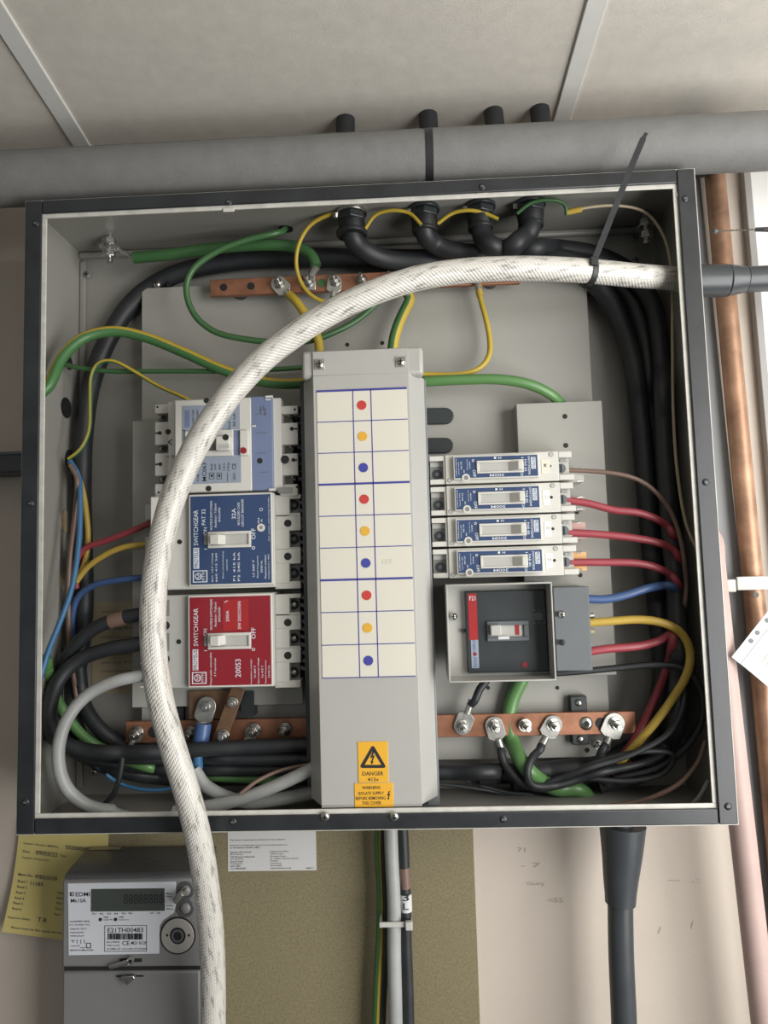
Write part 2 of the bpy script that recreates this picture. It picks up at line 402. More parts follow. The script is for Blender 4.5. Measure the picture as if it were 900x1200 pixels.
# ================================================================== the setting
YW = 0.135                                                  # face of the wall behind the enclosure
ZC = P(405, 139, 0.075).z                                   # underside of the ceiling
def struct(o): o['kind'] = 'structure'; return o
wall = struct(MB().box(-1.6, 2.2, YW, YW + 0.1, 0, ZC).build('wall_back', M['wall']))
struct(MB().box(-1.6, 2.2, -3.2, YW + 0.1, ZC, ZC + 0.05).build('ceiling', M['ceiling']))
struct(MB().box(-1.6, 2.2, -3.2, YW + 0.1, -0.05, 0).build('floor', M['floor']))
def ceil_strip(name, a0, b0, a1, b1):
    q = [PZ(*a0, ZC), PZ(*b0, ZC), PZ(*b1, ZC), PZ(*a1, ZC)]
    c0, c1 = (q[0]+q[1])/2, (q[2]+q[3])/2; d = (c1-c0).normalized(); w = ((q[1]-q[0]).length)/2 * 0.8
    s_ = Vector((-d.y, d.x, 0)); c1 = c0 + d*((YW - c0.y)/d.y); c0 = c0 - d*1.6
    vs = [c0 - s_*w, c0 + s_*w, c1 + s_*w, c1 - s_*w]
    mb = MB().add([(v.x, v.y, ZC - 0.003) for v in vs] + [(v.x, v.y, ZC + 0.001) for v in vs], [(0,1,2,3),(7,6,5,4),(0,4,5,1),(1,5,6,2),(2,6,7,3),(3,7,4,0)])
    return struct(mb.build(name, M['strip'], bevel=0.001))
ceil_strip('trim_1', (-14, 0+20), (12, 0+12), (88, 172), (106, 170))
ceil_strip('trim_2', (684, 0), (715, 0), (648, 140), (668, 140))
# grey cover strip and white board at the right of the wall
def lean_strip(name, xt, yt, xb, yb, wpx, Yf, Yb, m, zt=None, zb=0.3):
    a, b = P(xt, yt, Yf), P(xb, yb, Yf); d = (a-b)/(a.z-b.z); w = wpx*(Yf-CP.y)/F
    zt = ZC if zt is None else zt
    t, bo = a + d*(zt - a.z), a + d*(zb - a.z)
    return MB().prism([(bo.x, bo.z), (bo.x+w, bo.z), (t.x+w, t.z), (t.x, t.z)], Yf, Yb).build(name, m, bevel=0.001)
struct(lean_strip('trim_3', 871.5, 205, 897, 500, 8, YW-0.012, YW+0.002, M['trim_grey']))
struct(lean_strip('trim_4', 879, 205, 905, 500, 1650, YW-0.006, YW+0.002, M['white_wall'], zb=ZB+0.05))
# pencil scribbles
mb = MB()
for t, x, y, h, l in (('=55', 651, 1055, 5, 17), ('71', 611, 996, 5, 9), ('Gury', 628, 1036, 5, 20), ('- 7', 622, 1014, 5, 22), ('~', 790, 1032, 3, 14), ('.:', 815, 1032, 4, 9), ('/', 811, 1084, 8, 4), ('/', 773, 1090, 7, 5)):
    mb.ptext(t, x, y, YW - 0.0004, h, l)
mb.build('pencil_writing', M['pencil'], wall)

# olive hardboard on the wall below the enclosure
a = P(118, 990, YW-0.005); b = P(554.5, 978, YW-0.005)
board = tag(MB().box(a.x, b.x, YW-0.005, YW, ZB-0.55, ZB+0.06).build('backing_board', M['hardboard'], bevel=0.0006, loc=(a.x, YW, ZB-0.55)),
            'olive brown hardboard sheet on the wall behind the meter and cables', 'board')

# ================================================================== enclosure
enc = thing('switchgear_enclosure', (W/2, D, ZB), 'large open grey steel switchgear box with black gasketed front flange', 'enclosure')
T = 0.002
back = MB().box(0, W, D-T, D, ZB, ZB+H).build('back_panel', M['paint'], enc)
lft = MB().box(0, T, 0, D, ZB, ZB+H).build('left_side', M['paint'], enc)
rgt = MB().box(W-T, W, 0, D, ZB, ZB+H).build('right_side', M['paint'], enc)
top = MB().box(T, W-T, 0, D-T, ZB+H-T, ZB+H).build('top_side', M['paint'], enc)
bot = MB().box(T, W-T, 0, D-T, ZB, ZB+T).build('bottom_side', M['paint'], enc)
FL, FR, FT, FB = 0.0235, 0.0235, 0.0202, 0.0205
fl = MB().frame((0, W, ZB, ZB+H), (FL, W-FR, ZB+FB, ZB+H-FT), -0.0012, 0.0006).build('front_flange', M['edge'], enc, bevel=0.0004)
LIP = 0.0042
g = 0.0016
for nm, bx in (('gasket', (g, FL-LIP, ZB+g, ZB+H-g)), ('gasket', (W-FR+LIP, W-g, ZB+g, ZB+H-g)),
               ('gasket', (FL-LIP+0.0006, W-FR+LIP-0.0006, ZB+H-FT+LIP, ZB+H-g)), ('gasket', (FL-LIP+0.0006, W-FR+LIP-0.0006, ZB+g, ZB+FB-LIP))):
    MB().box(bx[0], bx[1], -0.0040, -0.0012, bx[2], bx[3]).build(nm, M['gasket'], fl, bevel=0.0010)
for px, py in ((268, 237), (565, 219), (42, 262), (803, 233), (273, 963), (30, 940), (853, 945), (827, 565), (36, 590), (590, 960)):
    c = P(px, py, -0.004); o = MB().dome(c, 0.0036, 0.0014).build('flange_screw', M['gasket'], fl)
    MB().box(c.x-0.0017, c.x+0.0017, c.y-0.0016, c.y-0.0004, c.z-0.0008, c.z+0.0008).build('screw_slot', M['slate'], o)
for px, py in ((268, 246), (565, 225), (799, 228)):
    c = P(px, py, -0.0014); MB().box(c.x-0.006, c.x+0.006, -0.0022, -0.0010, c.z-0.0022, c.z+0.0022).build('flange_clip', M['edge'], fl, bevel=0.0005)
for px, py in ((381, 957), (462, 957)): screw(fl, px, py, -0.0040, 0.0045, h=0.0028)
# inner return fold round the back panel
MB().box(T, W-T, D-0.010, D-T, ZB+H-0.010, ZB+H-T).build('back_fold', M['paint'], back, bevel=0.003)
MB().box(T, 0.010, D-0.006, D-T, ZB+0.01, ZB+H-0.012).build('back_fold', M['paint'], back, bevel=0.003)
# openings with rubber grommets in the left side
def side_disc(px, py, Y, r, nm, m, par, x=T, ry=None, d=1):
    # find where the ray meets the side plane
    q = ray(px, py); t = (x - CP.x)/q.x; c = CP + q*t
    return MB().cyl((x - 0.0006*d, c.y, c.z), (x + 0.0012*d, c.y, c.z), r, 22).build(nm, m, par), c
for px, py, r in ((80, 425, 0.0085), (77, 478, 0.0120), (82, 539, 0.0125)):
    o, c = side_disc(px, py, 0, r, 'grommet', M['rubber'], lft)
    MB().cyl((T+0.0008, c.y, c.z), (T+0.0016, c.y, c.z), r*0.66, 18).build('grommet_hole', M['hole'], o)
for px, py, r in ((76, 611, 0.0125), (75, 682, 0.0095)): side_disc(px, py, 0, r, 'knockout_hole', M['tan'], lft)
# earth stud hanging from the top left corner
def top_bolt(px, py, nm='earth_bolt'):
    c = P(px, py, 0.080); o = MB().cyl((c.x, c.y, ZB+H-T), (c.x, c.y, c.z-0.018), 0.0042, 12).build(nm, M['steel'], top, bevel=0.0004)
    MB().cyl((c.x, c.y, c.z+0.010), (c.x, c.y, c.z+0.002), 0.0085, 6).build('nut', M['steel'], o, bevel=0.0006)
    MB().cyl((c.x, c.y, c.z-0.004), (c.x, c.y, c.z-0.012), 0.0080, 6).build('nut', M['steel'], o, bevel=0.0006)
    MB().cyl((c.x, c.y, c.z+0.0015), (c.x, c.y, c.z), 0.0115, 20).build('washer', M['steel'], o)
    return o
top_bolt(128, 290); top_bolt(757, 268)
for px, py in ((100, 297), (102, 322), (742, 278), (745, 305)): screw(back, px, py, D-0.006, 0.0045, m='pocket')
for px, py, r in ((165, 364, 0.0115), (775, 262, 0.010)):
    c = P(px, py, D-T); o = MB().ring(c, r*0.72, r, D-T-0.0015, D-T+0.0005).build('knockout', M['paint'], back); MB().disc(px, py, D-T, r*0.7, 0.0008).build('knockout_disc', M['paint'], o)
for px, py in ((110, 905), (140, 935)): screw(back, px, py, D-0.008, 0.004)
# round hole in the top for the green wire
q = ray(335, 268); c = CP + q*((ZB+H-T - CP.z)/q.z)
MB().cyl((c.x, c.y, ZB+H-T+0.0004), (c.x, c.y, ZB+H-T-0.001), 0.0085, 20).build('grommet', M['rubber'], top); CGREEN = c
# paper warning label on the back panel
lab = MB().pbox(108, 704, 204, 812, D-T-0.0006, D-T).build('paper_label', M['tan'], back)
mb = MB()
for i, y in enumerate((716, 726, 736, 746, 756, 766, 776, 786, 796)): mb.ptext('isolate elsewhere before removing' if i % 2 else 'warning this cover may be', 158, y, D-T-0.0009, 4, 80)
mb.build('lettering', M['ink_grey'], lab)

# ================================================================== mounting plate and raised trays
YP = 0.100
pl = thing('mounting_plate', P(430, 890, YP), 'flat grey steel mounting plate behind the breakers and copper bars', 'plate')
x0, x1, z0, z1 = R(166, 326, 702, 892, YP)
pm = MB().box(x0, x1, YP, YP+0.002, z0, z1).build('plate_sheet', M['plate'], pl, bevel=0.0005)
for x in (x0+0.02, x1-0.02):
    for z in (z0+0.02, z1-0.02): MB().cyl((x, YP+0.002, z), (x, D-T, z), 0.006, 12).build('spacer', M['steel'], pl)
for px, py in ((184, 333), (690, 337)): screw(pl, px, py, YP-0.0002, 0.0048, h=0.0035)
for px, py, r in ((198, 333, .0028), (407, 404, .0024), (448, 402, .0024), (572, 806, .0022), (653, 806, .0022), (688, 879, .0027)): hole(pl, px, py, YP, r)
for py, py2 in ((478, 497), (513, 531)):                      # black oblong slots with domed inserts
    a = P(500, (py+py2)/2, YP-0.003); b = P(522, (py+py2)/2, YP-0.003); r = (P(500, py, YP).z - P(500, py2, YP).z)/2
    pol = [(a.x-0.02, a.z-r)] + [(b.x + r*math.cos(t), b.z + r*math.sin(t)) for t in [-PI/2 + PI*i/10 for i in range(11)]] + [(a.x-0.02, a.z+r)]
    MB().prism(pol, YP-0.004, YP).build('slot_insert', M['black_plastic'], pl, bevel=0.001)
c = P(700, 873, YP); stud(pl, c, 'plate_stud', 0.8)
for px, py in ((314, 815), (207, 838)): 
    o = MB().pbox(px-8, py-9, px+8, py+8, YP-0.008, YP).build('standoff', M['black_plastic'], pl, bevel=0.001); screw(o, px, py, YP-0.008, 0.003)
YL = 0.084
tl = thing('breaker_tray', P(250, 815, YL), 'raised grey metal tray carrying the three breakers left of the cover', 'tray')
x0, x1, z0, z1 = R(155, 490, 352, 838, YL)
MB().box(x0, x1, YL, YL+0.0015, z0+0.01, z1).build('tray_face', M['plate'], tl, bevel=0.0005)
MB().box(x0, x0+0.0015, YL+0.0015, YP, z0+0.01, z1).box(x0+0.0015, x1, YL+0.0015, YP, z1-0.0015, z1).build('tray_side', M['plate'], tl)
YR = 0.074
tr = thing('breaker_tray', P(640, 790, YR), 'raised grey metal tray carrying the single pole breakers right of the cover', 'tray')
x0, x1, z0, z1 = R(612, 471, 714, 792, YR)
MB().box(x0, x1, YR, YR+0.0015, z0, z1).build('tray_face', M['plate'], tr, bevel=0.0006)
MB().box(x0, x0+0.0015, YR+0.0015, YP, z0, z1).box(x1-0.0015, x1, YR+0.0015, YP, z0, z1).box(x0+0.0015, x1-0.0015, YR+0.0015, YP, z1-0.0015, z1).box(x0+0.0015, x1-0.0015, YR+0.0015, YP, z0, z0+0.0015).build('tray_side', M['plate'], tr)
for px, py in ((662, 488), (663, 522)): hole(tr, px, py, YR, 0.0028)
for px, py in ((676, 600), (680, 674)): hole(tr, px, py, YR, 0.0024)

# ================================================================== centre: busbar chassis and cover
ch = thing('busbar_chassis', P(430, 900, 0.09), 'black busbar chassis behind the central cover with comb edged sides', 'chassis')
x0, x1, z0, z1 = R(352, 445, 506, 920, 0.045)
MB().box(x0+0.004, x1-0.001, 0.040, 0.086, z0, z1).build('chassis_body', M['black_plastic'], ch, bevel=0.001)
xs0, xs1, zs0, zs1 = R(497, 446, 507, 940, 0.036)
MB().box(xs0-0.004, xs1, 0.0312, 0.0995, ZB+0.012, zs1).build('side_rail', M['rail'], ch, bevel=0.001)
for i in range(34):
    y = 480 + i*9.2
    if 570 < y < 580 or 686 < y < 698 or y > 800: continue
    a = P(351 + (y-480)*0.012, y, 0.048); MB().add([(a.x-0.002, 0.046, a.z), (a.x+0.008, 0.040, a.z-0.003), (a.x+0.008, 0.040, a.z+0.001), (a.x-0.002, 0.046, a.z+0.0035), (a.x-0.002, 0.066, a.z), (a.x+0.008, 0.066, a.z-0.003), (a.x+0.008, 0.066, a.z+0.001), (a.x-0.002, 0.066, a.z+0.0035)],
        [(0,1,2,3),(7,6,5,4),(0,4,5,1),(1,5,6,2),(2,6,7,3),(3,7,4,0)]).build('comb_tooth', M['black_plastic'], ch)

YF = 0.004
cv = thing('busbar_cover', P(437, 945, YF), 'tall pale grey metal cover with gridded label card down the middle', 'cover')
fx0, fx1, _, _ = R(371.5, 430, 486.5, 930, YF)
fz1, fz0 = P(423, 410, YF).z, P(437, 946, YF).z
sx0, sx1, sz0, sz1 = R(360.2, 446, 505, 934, 0.030)
th = 0.0014
prof = [(sx0, 0.030), (fx0, YF), (fx1, YF), (sx1, 0.030), (sx1-th, 0.030+th*.5), (fx1-th*.5, YF+th), (fx0+th*.5, YF+th), (sx0+th, 0.030+th*.5)]
n = len(prof)
# the folded body: face and two sloping sides
MB().add([(x, y, sz0) for x, y in prof] + [(x, y, sz1) for x, y in prof],
         [tuple(range(n-1,-1,-1)), tuple(range(n, 2*n))] + [(i, (i+1) % n, n+(i+1) % n, n+i) for i in range(n)]).build('cover_body', M['paint_cover'], cv, bevel=0.0004)
MB().box(fx0, fx1, YF, YF+th, sz1, fz1).build('cover_flange', M['paint_cover'], cv, bevel=0.0003)
MB().box(fx0, fx1, YF, YF+th, fz0, sz0).build('cover_flange', M['paint_cover'], cv, bevel=0.0003)
bx0, bx1, bz0, bz1 = R(353.5, 409, 496, 442, YF+0.004)
br = MB().box(bx0, bx1, YF+0.0018, YF+0.020, bz0, bz1).build('top_bracket', M['paint_cover'], cv, bevel=0.004, seg=3)
MB().box(bx0+0.02, bx1-0.02, YF+0.020, YP, bz0+0.005, bz1-0.004).build('bracket_leg', M['paint_cover'], br)
for px, py in ((374.5, 427), (469.5, 424)):
    o = screw(cv, px, py, YF-0.0008, 0.0048, h=0.003); c = P(px, py, YF)
    MB().box(c.x-0.0055, c.x+0.0055, YF-0.0008, YF, c.z-0.0055, c.z+0.0055).build('washer', M['tin'], o, bevel=0.0008)
c = P(374, 419, YF)
# the card: rows and columns of pale cells between printed lines
lx0, lx1, lz0, lz1 = R(374.5, 456, 482, 793.5, YF)
YC = YF-0.0006
card = MB().box(lx0, lx1, YC, YF, lz0, lz1).build('label_card', M['card'], cv, bevel=0.0002)
zr = [P(430, 456.5, YC).z - i*(P(430, 456.5, YC).z - P(430, 793.5, YC).z)/9 for i in range(10)]
cxa, cxb = P(417.5, 625, YC).x, P(439, 625, YC).x
thin, thick = MB(), MB()
for i, z in enumerate(zr):
    h = 0.0011 if i in (0, 3, 6) else 0.00045
    (thick if i in (0, 3, 6) else thin).box(lx0, lx1, YC-0.0002, YC+0.0001, z-h, z+h)
for x in (cxa, cxb): thin.box(x-0.0005, x+0.0005, YC-0.0002, YC+0.0001, zr[9], zr[0])
thin.build('grid_lines', M['ink_blue'], card); thick.build('grid_lines', M['ink_blue'], card)
for i in range(9):
    z = (zr[i]+zr[i+1])/2; x = (cxa+cxb)/2 - 0.0003
    MB().cyl((x, YC+0.0002, z), (x, YC-0.0005, z), 0.0048, 24).build('phase_dot', M[('dot_red', 'dot_yellow', 'dot_blue')[i % 3]], card)
MB().ptext('1ST', 454, 658, YC-0.0002, 5, 12).build('pencil_writing', M['faint_pencil'], card)
# the two amber warning labels
YA = YF-0.0006
wl = MB().pbox(419.5, 869, 455, 917, YA, YF).build('warning_label', M['warn'], cv, bevel=0.0003); wl['label'] = 'upper amber label with a black triangle, DANGER 415v'
tri = [(437, 872), (420.8, 900), (453.4, 900)]
q = [P(x, y, YA) for x, y in tri]
mb = MB(); cen = (q[0]+q[1]+q[2])/3
def rounded_tri(c, pts, k, r):
    out = []
    for i in range(3):
        p = c + (pts[i]-c)*k; a = (pts[i-1]-pts[i]).normalized(); b = (pts[(i+1) % 3]-pts[i]).normalized()
        for t in (0, .25, .5, .75, 1): out.append(p + a*(r*(1-t)**2) + b*(r*t**2))
    return out
o_, i_ = rounded_tri(cen, q, 1.0, 0.004), rounded_tri(cen, q, 0.60, 0.0005)
m_ = len(o_)
mb.add([(v.x, YA-0.0002, v.z) for v in o_] + [(v.x, YA-0.0002, v.z) for v in i_], [(i, (i+1) % m_, m_+(i+1) % m_, m_+i) for i in range(m_)])
def bolt_mark(mb, px, py, s_, Y):
    pts = [(0.5, -8), (-3, 1), (0.2, 0), (-1.5, 5), (-2.6, 4.4), (-0.9, 9), (1.6, 5.2), (0.3, 5.0), (3.2, -3), (0.4, -1.8), (2.8, -8)]
    q = [P(px + x*s_, py + y*s_, Y) for x, y in pts]
    mb.add([(v.x, Y, v.z) for v in q], [tuple(range(len(q)))])
bolt_mark(mb, 436.5, 887.5, 0.95, YA-0.0002)
mb.ptext('DANGER', 437, 906.5, YA-0.0002, 4.4, 24); mb.ptext('415v', 437.5, 913.5, YA-0.0002, 4.0, 12.5)
mb.build('lettering', M['ink_black'], wl, smooth=False)
wl2 = MB().pbox(415.5, 917.6, 461, 946, YA, YF).build('warning_label', M['warn'], cv, bevel=0.0003); wl2['label'] = 'lower amber label reading WARNING ISOLATE SUPPLY BEFORE REMOVING THIS COVER'
mb = MB()
for t, x, y, l in (('WARNING', 435, 923, 21), ('ISOLATE SUPPLY', 435, 929.6, 29), ('BEFORE REMOVING', 434.5, 935.4, 34), ('THIS COVER', 435.5, 941, 22)): mb.ptext(t, x, y, YA-0.0002, 3.6, l)
bolt_mark(mb, 455.5, 932, 0.62, YA-0.0002)
mb.build('lettering', M['ink_black'], wl2, smooth=False)

# ================================================================== breakers left of the cover
def lettering(par, items, Y, m='ink_white', name='lettering'):
    mb = MB()
    for it in items: mb.ptext(it[0], it[1], it[2], Y, it[3], it[4], it[5] if len(it) > 5 else 'up')
    return mb.build(name, M[m], par, smooth=False)

# --- top one: white with pale blue label
Y0, Y1, Y2, Y3 = YL, 0.046, 0.030, 0.022
b1 = thing('circuit_breaker', P(265, 578, YL), 'white three pole breaker with pale blue label, topmost left of the cover', 'breaker', None)
body = MB().pbox(197, 468.5, 330, 577, Y2+0.004, YL).build('body', M['white_plastic'], b1, bevel=0.001)
MB().pbox(204, 466.5, 321, 576.5, Y2, Y2+0.004).build('upper_body', M['white_plastic'], b1, bevel=0.0012)
mb = MB()
# left and right terminal blocks, cut into fingers by round ended slots
def fingers(px0, px1, ys, Yf, side):
    mb = MB()
    for a, b in ys: mb.pbox(px0, a, px1, b, Yf, YL)
    return mb
fingers(181.5, 198, [(474, 484.5), (494.5, 521), (531, 557.5), (567, 579.5)], Y1, 0).build('terminal_block', M['white_plastic'], b1, bevel=0.0006)
fingers(328, 349, [(475.5, 485), (495.5, 521), (531.5, 557), (567.5, 581)], Y1-0.006, 1).build('terminal_block', M['white_plastic'], b1, bevel=0.0006)
MB().pbox(186, 476, 199, 578, Y1+0.012, YL).pbox(326, 476, 343, 579, Y1+0.008, YL).build('terminal_floor', M['pocket'], b1)
for px, py in ((190.5, 489.3), (191, 526), (192, 562)):
    c = P(px, py, Y1+0.011); o = MB().dome(c, 0.0042, 0.006).build('terminal_screw', M['steel'], b1); MB().disc(px, py, Y1+0.0045, 0.0018, 0.0006).build('hex_socket', M['hole'], o)
for px, py in ((341, 486), (343, 523), (345, 559)):
    c = P(px, py, Y1+0.006); o = MB().dome(c, 0.0046, 0.006).build('terminal_screw', M['steel'], b1); MB().disc(px, py, Y1-0.0003, 0.0020, 0.0006).build('hex_socket', M['hole'], o)
for px, py in ((187.5, 507.5), (188, 544)):
    mb = MB().disc(px, py, Y1, 0.0021); mb.pbox(182, py-0.9, px, py+0.9, Y1-0.0003, Y1+0.0001); mb.build('keyhole_slot', M['hole'], b1)
for px, py in ((342, 502.5), (344, 539)):
    mb = MB().disc(px, py, Y1-0.006, 0.0021); mb.pbox(px, py-0.8, 348.5, py+0.8, Y1-0.0063, Y1-0.0059); mb.build('keyhole_slot', M['hole'], b1)
for px, py, Y, r in ((184.5, 477, Y1, .0012), (186, 577, Y1, .0012), (345.5, 470+10, Y1-.006, .0013), (348, 570.5, Y1-.006, .0013), (334, 538.5, Y2+.004, .0045), (197, 506, Y2+.004, .0030)): hole(b1, px, py, Y, r)
MB().pbox(326, 571, 342, 577.5, Y2+0.001, Y2+0.0045).build('clip', M['pocket'], b1)
MB().pbox(194, 577.5, 200, 581, Y1-0.002, Y1+0.002).build('clip', M['hole'], b1)
cov = MB().pbox(205, 467.5, 294.5, 576, Y3, Y2).build('cover_plate', M['white_plastic'], b1, bevel=0.0008)
strip = MB().pbox(294.6, 464.5, 319.5, 574.5, Y3+0.001, Y2).build('setting_strip', M['periwinkle'], b1, bevel=0.0006)
MB().pbox(311, 463.5, 319.5, 466, Y3-0.0005, Y3+0.001).pbox(311, 467.5, 317, 469, Y3-0.0002, Y3+0.001).pbox(315, 572.5, 322.5, 575, Y3-0.0005, Y3+0.001).pbox(295, 498.3, 299.5, 500.2, Y3-0.0005, Y3+0.001).build('catch', M['white_plastic'], strip)
mb = MB()
for a in ((300, 506.8, 312.5, 507.3), (301, 530.6, 312, 531.1), (303, 553, 314, 553.5), (299, 485, 313, 485.4), (305, 476.5, 306, 485), (305, 480, 312, 480.4), (308, 475.5, 309, 480), (310.4, 478, 311.2, 487)): mb.pbox(*a, Y3+0.0007, Y3+0.001)
mb.build('diagram', M['ink_grey'], strip); hole(strip, 304.5, 540, Y3+0.001, 0.0030)
lb = MB().pbox(213.5, 474.5, 281, 504, Y3-0.0004, Y3).pbox(213.5, 504, 217, 535, Y3-0.0004, Y3).pbox(215, 535, 282.5, 566.5, Y3-0.0004, Y3).build('label_plate', M['label_pale'], b1)
YT = Y3-0.0006
MB().pbox(216.5, 481, 222.5, 501, YT, YT+0.0002).build('logo_box', M['periwinkle'], lb)
lettering(lb, [('Moulded Case', 226, 491, 3.0, 22), ('Circuit Breaker', 231, 491, 3.0, 23), ('63A', 238.5, 489, 4.2, 12), ('3 poles', 246, 486, 2.4, 14), ('500V ac', 251, 486, 2.4, 14), ('Ics', 268.5, 498, 3.2, 9), ('50 kA', 274.5, 492, 3.0, 16),
               ('MC063', 239.5, 553, 4.8, 22), ('TYPE', 232.5, 560, 2.6, 9), ('50-60', 248, 547.5, 2.6, 8), ('63A', 252, 547, 2.4, 7), ('400V', 257.5, 547, 2.4, 8), ('1.25 In', 262.5, 547, 2.4, 9), ('3 Pole', 267.5, 547, 3.0, 10), ('CE', 274.3, 546.5, 5.0, 7.5), ('UKCA', 274.5, 558.5, 3.6, 8)], YT, 'ink_black')
mb = MB()
for x in (248, 257):
    for a in ((x-3, 554, x+3, 554.5), (x-3, 561, x+3, 561.5), (x-3, 554, x-2.5, 561), (x+2.5, 554, x+3, 561), (x-1, 556, x+1.2, 559)): mb.pbox(*a, YT, YT+0.0002)
mb.pbox(266.4, 554, 266.9, 564, YT, YT+0.0002); mb.build('diagram', M['ink_black'], lb)
tf = MB().frame(R(217.5, 505, 273.5, 535, Y3), R(222, 511.5, 269, 528.5, Y3), Y3-0.0025, Y3).build('toggle_frame', M['white_plastic'], b1, bevel=0.0006)
MB().pbox(221, 510, 270, 530, Y3-0.0002, Y3+0.0001).build('toggle_slot', M['pocket'], b1)
tg = MB().pbox(252.5, 510.5, 269, 527.5, Y3-0.011, Y3).build('toggle', M['white_plastic'], b1, bevel=0.0012)
hole(tg, 264.5, 512.5, Y3-0.011, 0.0033); MB().pbox(256, 520.5, 268.5, 525.5, Y3-0.0114, Y3-0.011).build('toggle_grip', M['grey_plastic'], tg)
MB().pbox(274, 504, 281, 533.5, Y3-0.0003, Y3).build('inlay', M['periwinkle'], b1)
tb = MB().pbox(281, 504, 291, 533.5, Y3-0.003, Y3).build('test_cap', M['white_plastic'], b1, bevel=0.0006); MB().disc(285.5, 528, Y3-0.003, 0.0033, 0.0012).build('test_button', M['label_red'], tb); tb['label'] = 'white cap with dark red button'
for px, py in ((242, 469.5), (244.5, 572.5)): hole(b1, px, py, Y3, 0.0030)
mb = MB(); mb.ptext('V', 199, 518, Y2+0.0035, 5.5, 8, 'down'); mb.ptext('ON  OFF', 199.5, 535, Y2+0.0035, 3.5, 14); mb.build('lettering', M['ink_black'], b1)

# --- blue and red breakers: one builder
def moulded_breaker(label, y0, y1, face, pxl, plate, items, sub):
    """y0, y1: top and bottom pixels of the device; plate: label plate rectangle"""
    Yb, Yt, Yp = 0.034, 0.046, 0.0275
    c = thing('circuit_breaker', P(262, y1, YL), label, 'breaker')
    MB().pbox(pxl, y0+1, 322, y1-1, Yb, YL).build('body', M['white_plastic'] if face == 'label_blue' else M['grey_plastic'], c, bevel=0.0012)
    dy = (y1-y0)
    for k in (0.145, 0.5, 0.855):
        py = y0 + dy*k - 3; hh = dy*0.105
        MB().pbox(322, py-hh, 339, py+hh, Yt-0.004, YL).build('terminal_bridge', M['white_plastic'], c, bevel=0.0006)
        o = MB().pbox(338, py-hh*0.95, 351.5, py+hh*0.95, Yt+0.008, YL).build('terminal_pocket', M['pocket'], c)
        cc = P(344.5, py, Yt+0.0078); MB().cyl((cc.x, cc.y+0.0004, cc.z), (cc.x, cc.y-0.0008, cc.z), 0.0055, 20).build('terminal_bore', M['hole'], o)
        MB().dome(P(344.8, py, Yt+0.0074), 0.0034, 0.002).build('terminal_screw', M['slate'] if face == 'label_blue' else M['steel'], o)
        MB().pbox(338.5, py+hh*0.78, 352, py+hh*1.05, Yt-0.001, YL).build('pocket_rib', M['white_plastic'], c)
    for k in (0.0, 0.335, 0.68, 1.0):
        a = max(y0+0.5, y0+dy*k-3-dy*0.078); b = min(y1-0.5, y0+dy*k-3+dy*0.078)
        if k == 1.0: a = y1 - dy*0.085; b = y1-1
        if k == 0.0: a = y0+1; b = y0+dy*0.055
        MB().pbox(322, a, 352.5, b, Yt-0.003, YL).build('terminal_wall', M['white_plastic'], c, bevel=0.0008)
        if 0.1 < k < 0.9: hole(c, 337.3, (a+b)/2, Yt-0.003, 0.0040)
    px0, py0, px1, py1 = plate
    fr = MB().pbox(px0-2.2, py0-2.5, px1+2.2, py1+2.2, Yp+0.0002, Yb).build('label_frame', M['white_plastic'], c, bevel=0.0008)
    lb = MB().pbox(px0, py0, px1, py1, Yp-0.0002, Yp+0.0002).build('label_plate', M[face], c)
    Yt2 = Yp-0.0005
    ym = (py0+py1)/2
    o, i = R(244, ym-9.6, 294.5, ym+9.6, Yp), R(247.5, ym-6.2, 291.5, ym+6.2, Yp)
    tf = MB().frame(o, i, Yp-0.0022, Yp-0.0002).build('toggle_frame', M['white_plastic'], c, bevel=0.0005)
    MB().box(i[0]-0.001, i[1]+0.001, Yp-0.0004, Yp-0.0001, i[2]-0.001, i[3]+0.001).build('toggle_slot', M['grey_plastic'], tf)
    MB().pbox(239, ym-5.5, 244.2, ym+6, Yp-0.0008, Yp-0.0002).build('toggle_stop', M['pocket'], tf)
    x0, x1, z0, z1 = R(246, ym-6, 258, ym+6, Yp-0.012)
    MB().add([(x0, Yp-0.013, z0), (x1-0.001, Yp-0.014, z0), (x1+0.003, Yp-0.0003, z0), (x0+0.002, Yp-0.0003, z0), (x0, Yp-0.013, z1), (x1-0.001, Yp-0.014, z1), (x1+0.003, Yp-0.0003, z1), (x0+0.002, Yp-0.0003, z1)],
             [(0,3,2,1),(4,5,6,7),(0,1,5,4),(1,2,6,5),(2,3,7,6),(3,0,4,7)]).build('toggle', M['white_plastic'], tf, bevel=0.0008)
    # emblem: bearded head in a square, built of lines
    ex, ey = px0+10, py1-8.5
    mb = MB()
    q = R(ex-7.5, ey-7, ex+9.5, ey+7, Yt2); qi = R(ex-6.3, ey-6, ex+8.3, ey+6, Yt2); mb.frame(q, qi, Yt2, Yt2+0.0002)
    cc = P(ex-1, ey, Yt2); u = PXM
    mb.ring(cc, 3.4*u, 4.4*u, Yt2, Yt2+0.0002, 16)
    for dz in (-1.7, 1.7): mb.ring(cc + Vector((-0.6*u, 0, dz*u)), 0.5*u, 1.1*u, Yt2, Yt2+0.0002, 8)
    mb.box(cc.x+0.2*u, cc.x+2.6*u, Yt2, Yt2+0.0002, cc.z-0.4*u, cc.z+0.4*u); mb.box(cc.x+1.8*u, cc.x+2.4*u, Yt2, Yt2+0.0002, cc.z-2*u, cc.z+2*u)
    for dz in (-4.5, -2.5, 0, 2.5, 4.5): mb.add([(cc.x+4.6*u, Yt2, cc.z+(dz-.6)*u), (cc.x+9*u, Yt2, cc.z+(dz*1.1)*u), (cc.x+4.6*u, Yt2, cc.z+(dz+.6)*u)], [(0,1,2)])
    mb.build('emblem', M['ink_white'], lb, smooth=False)
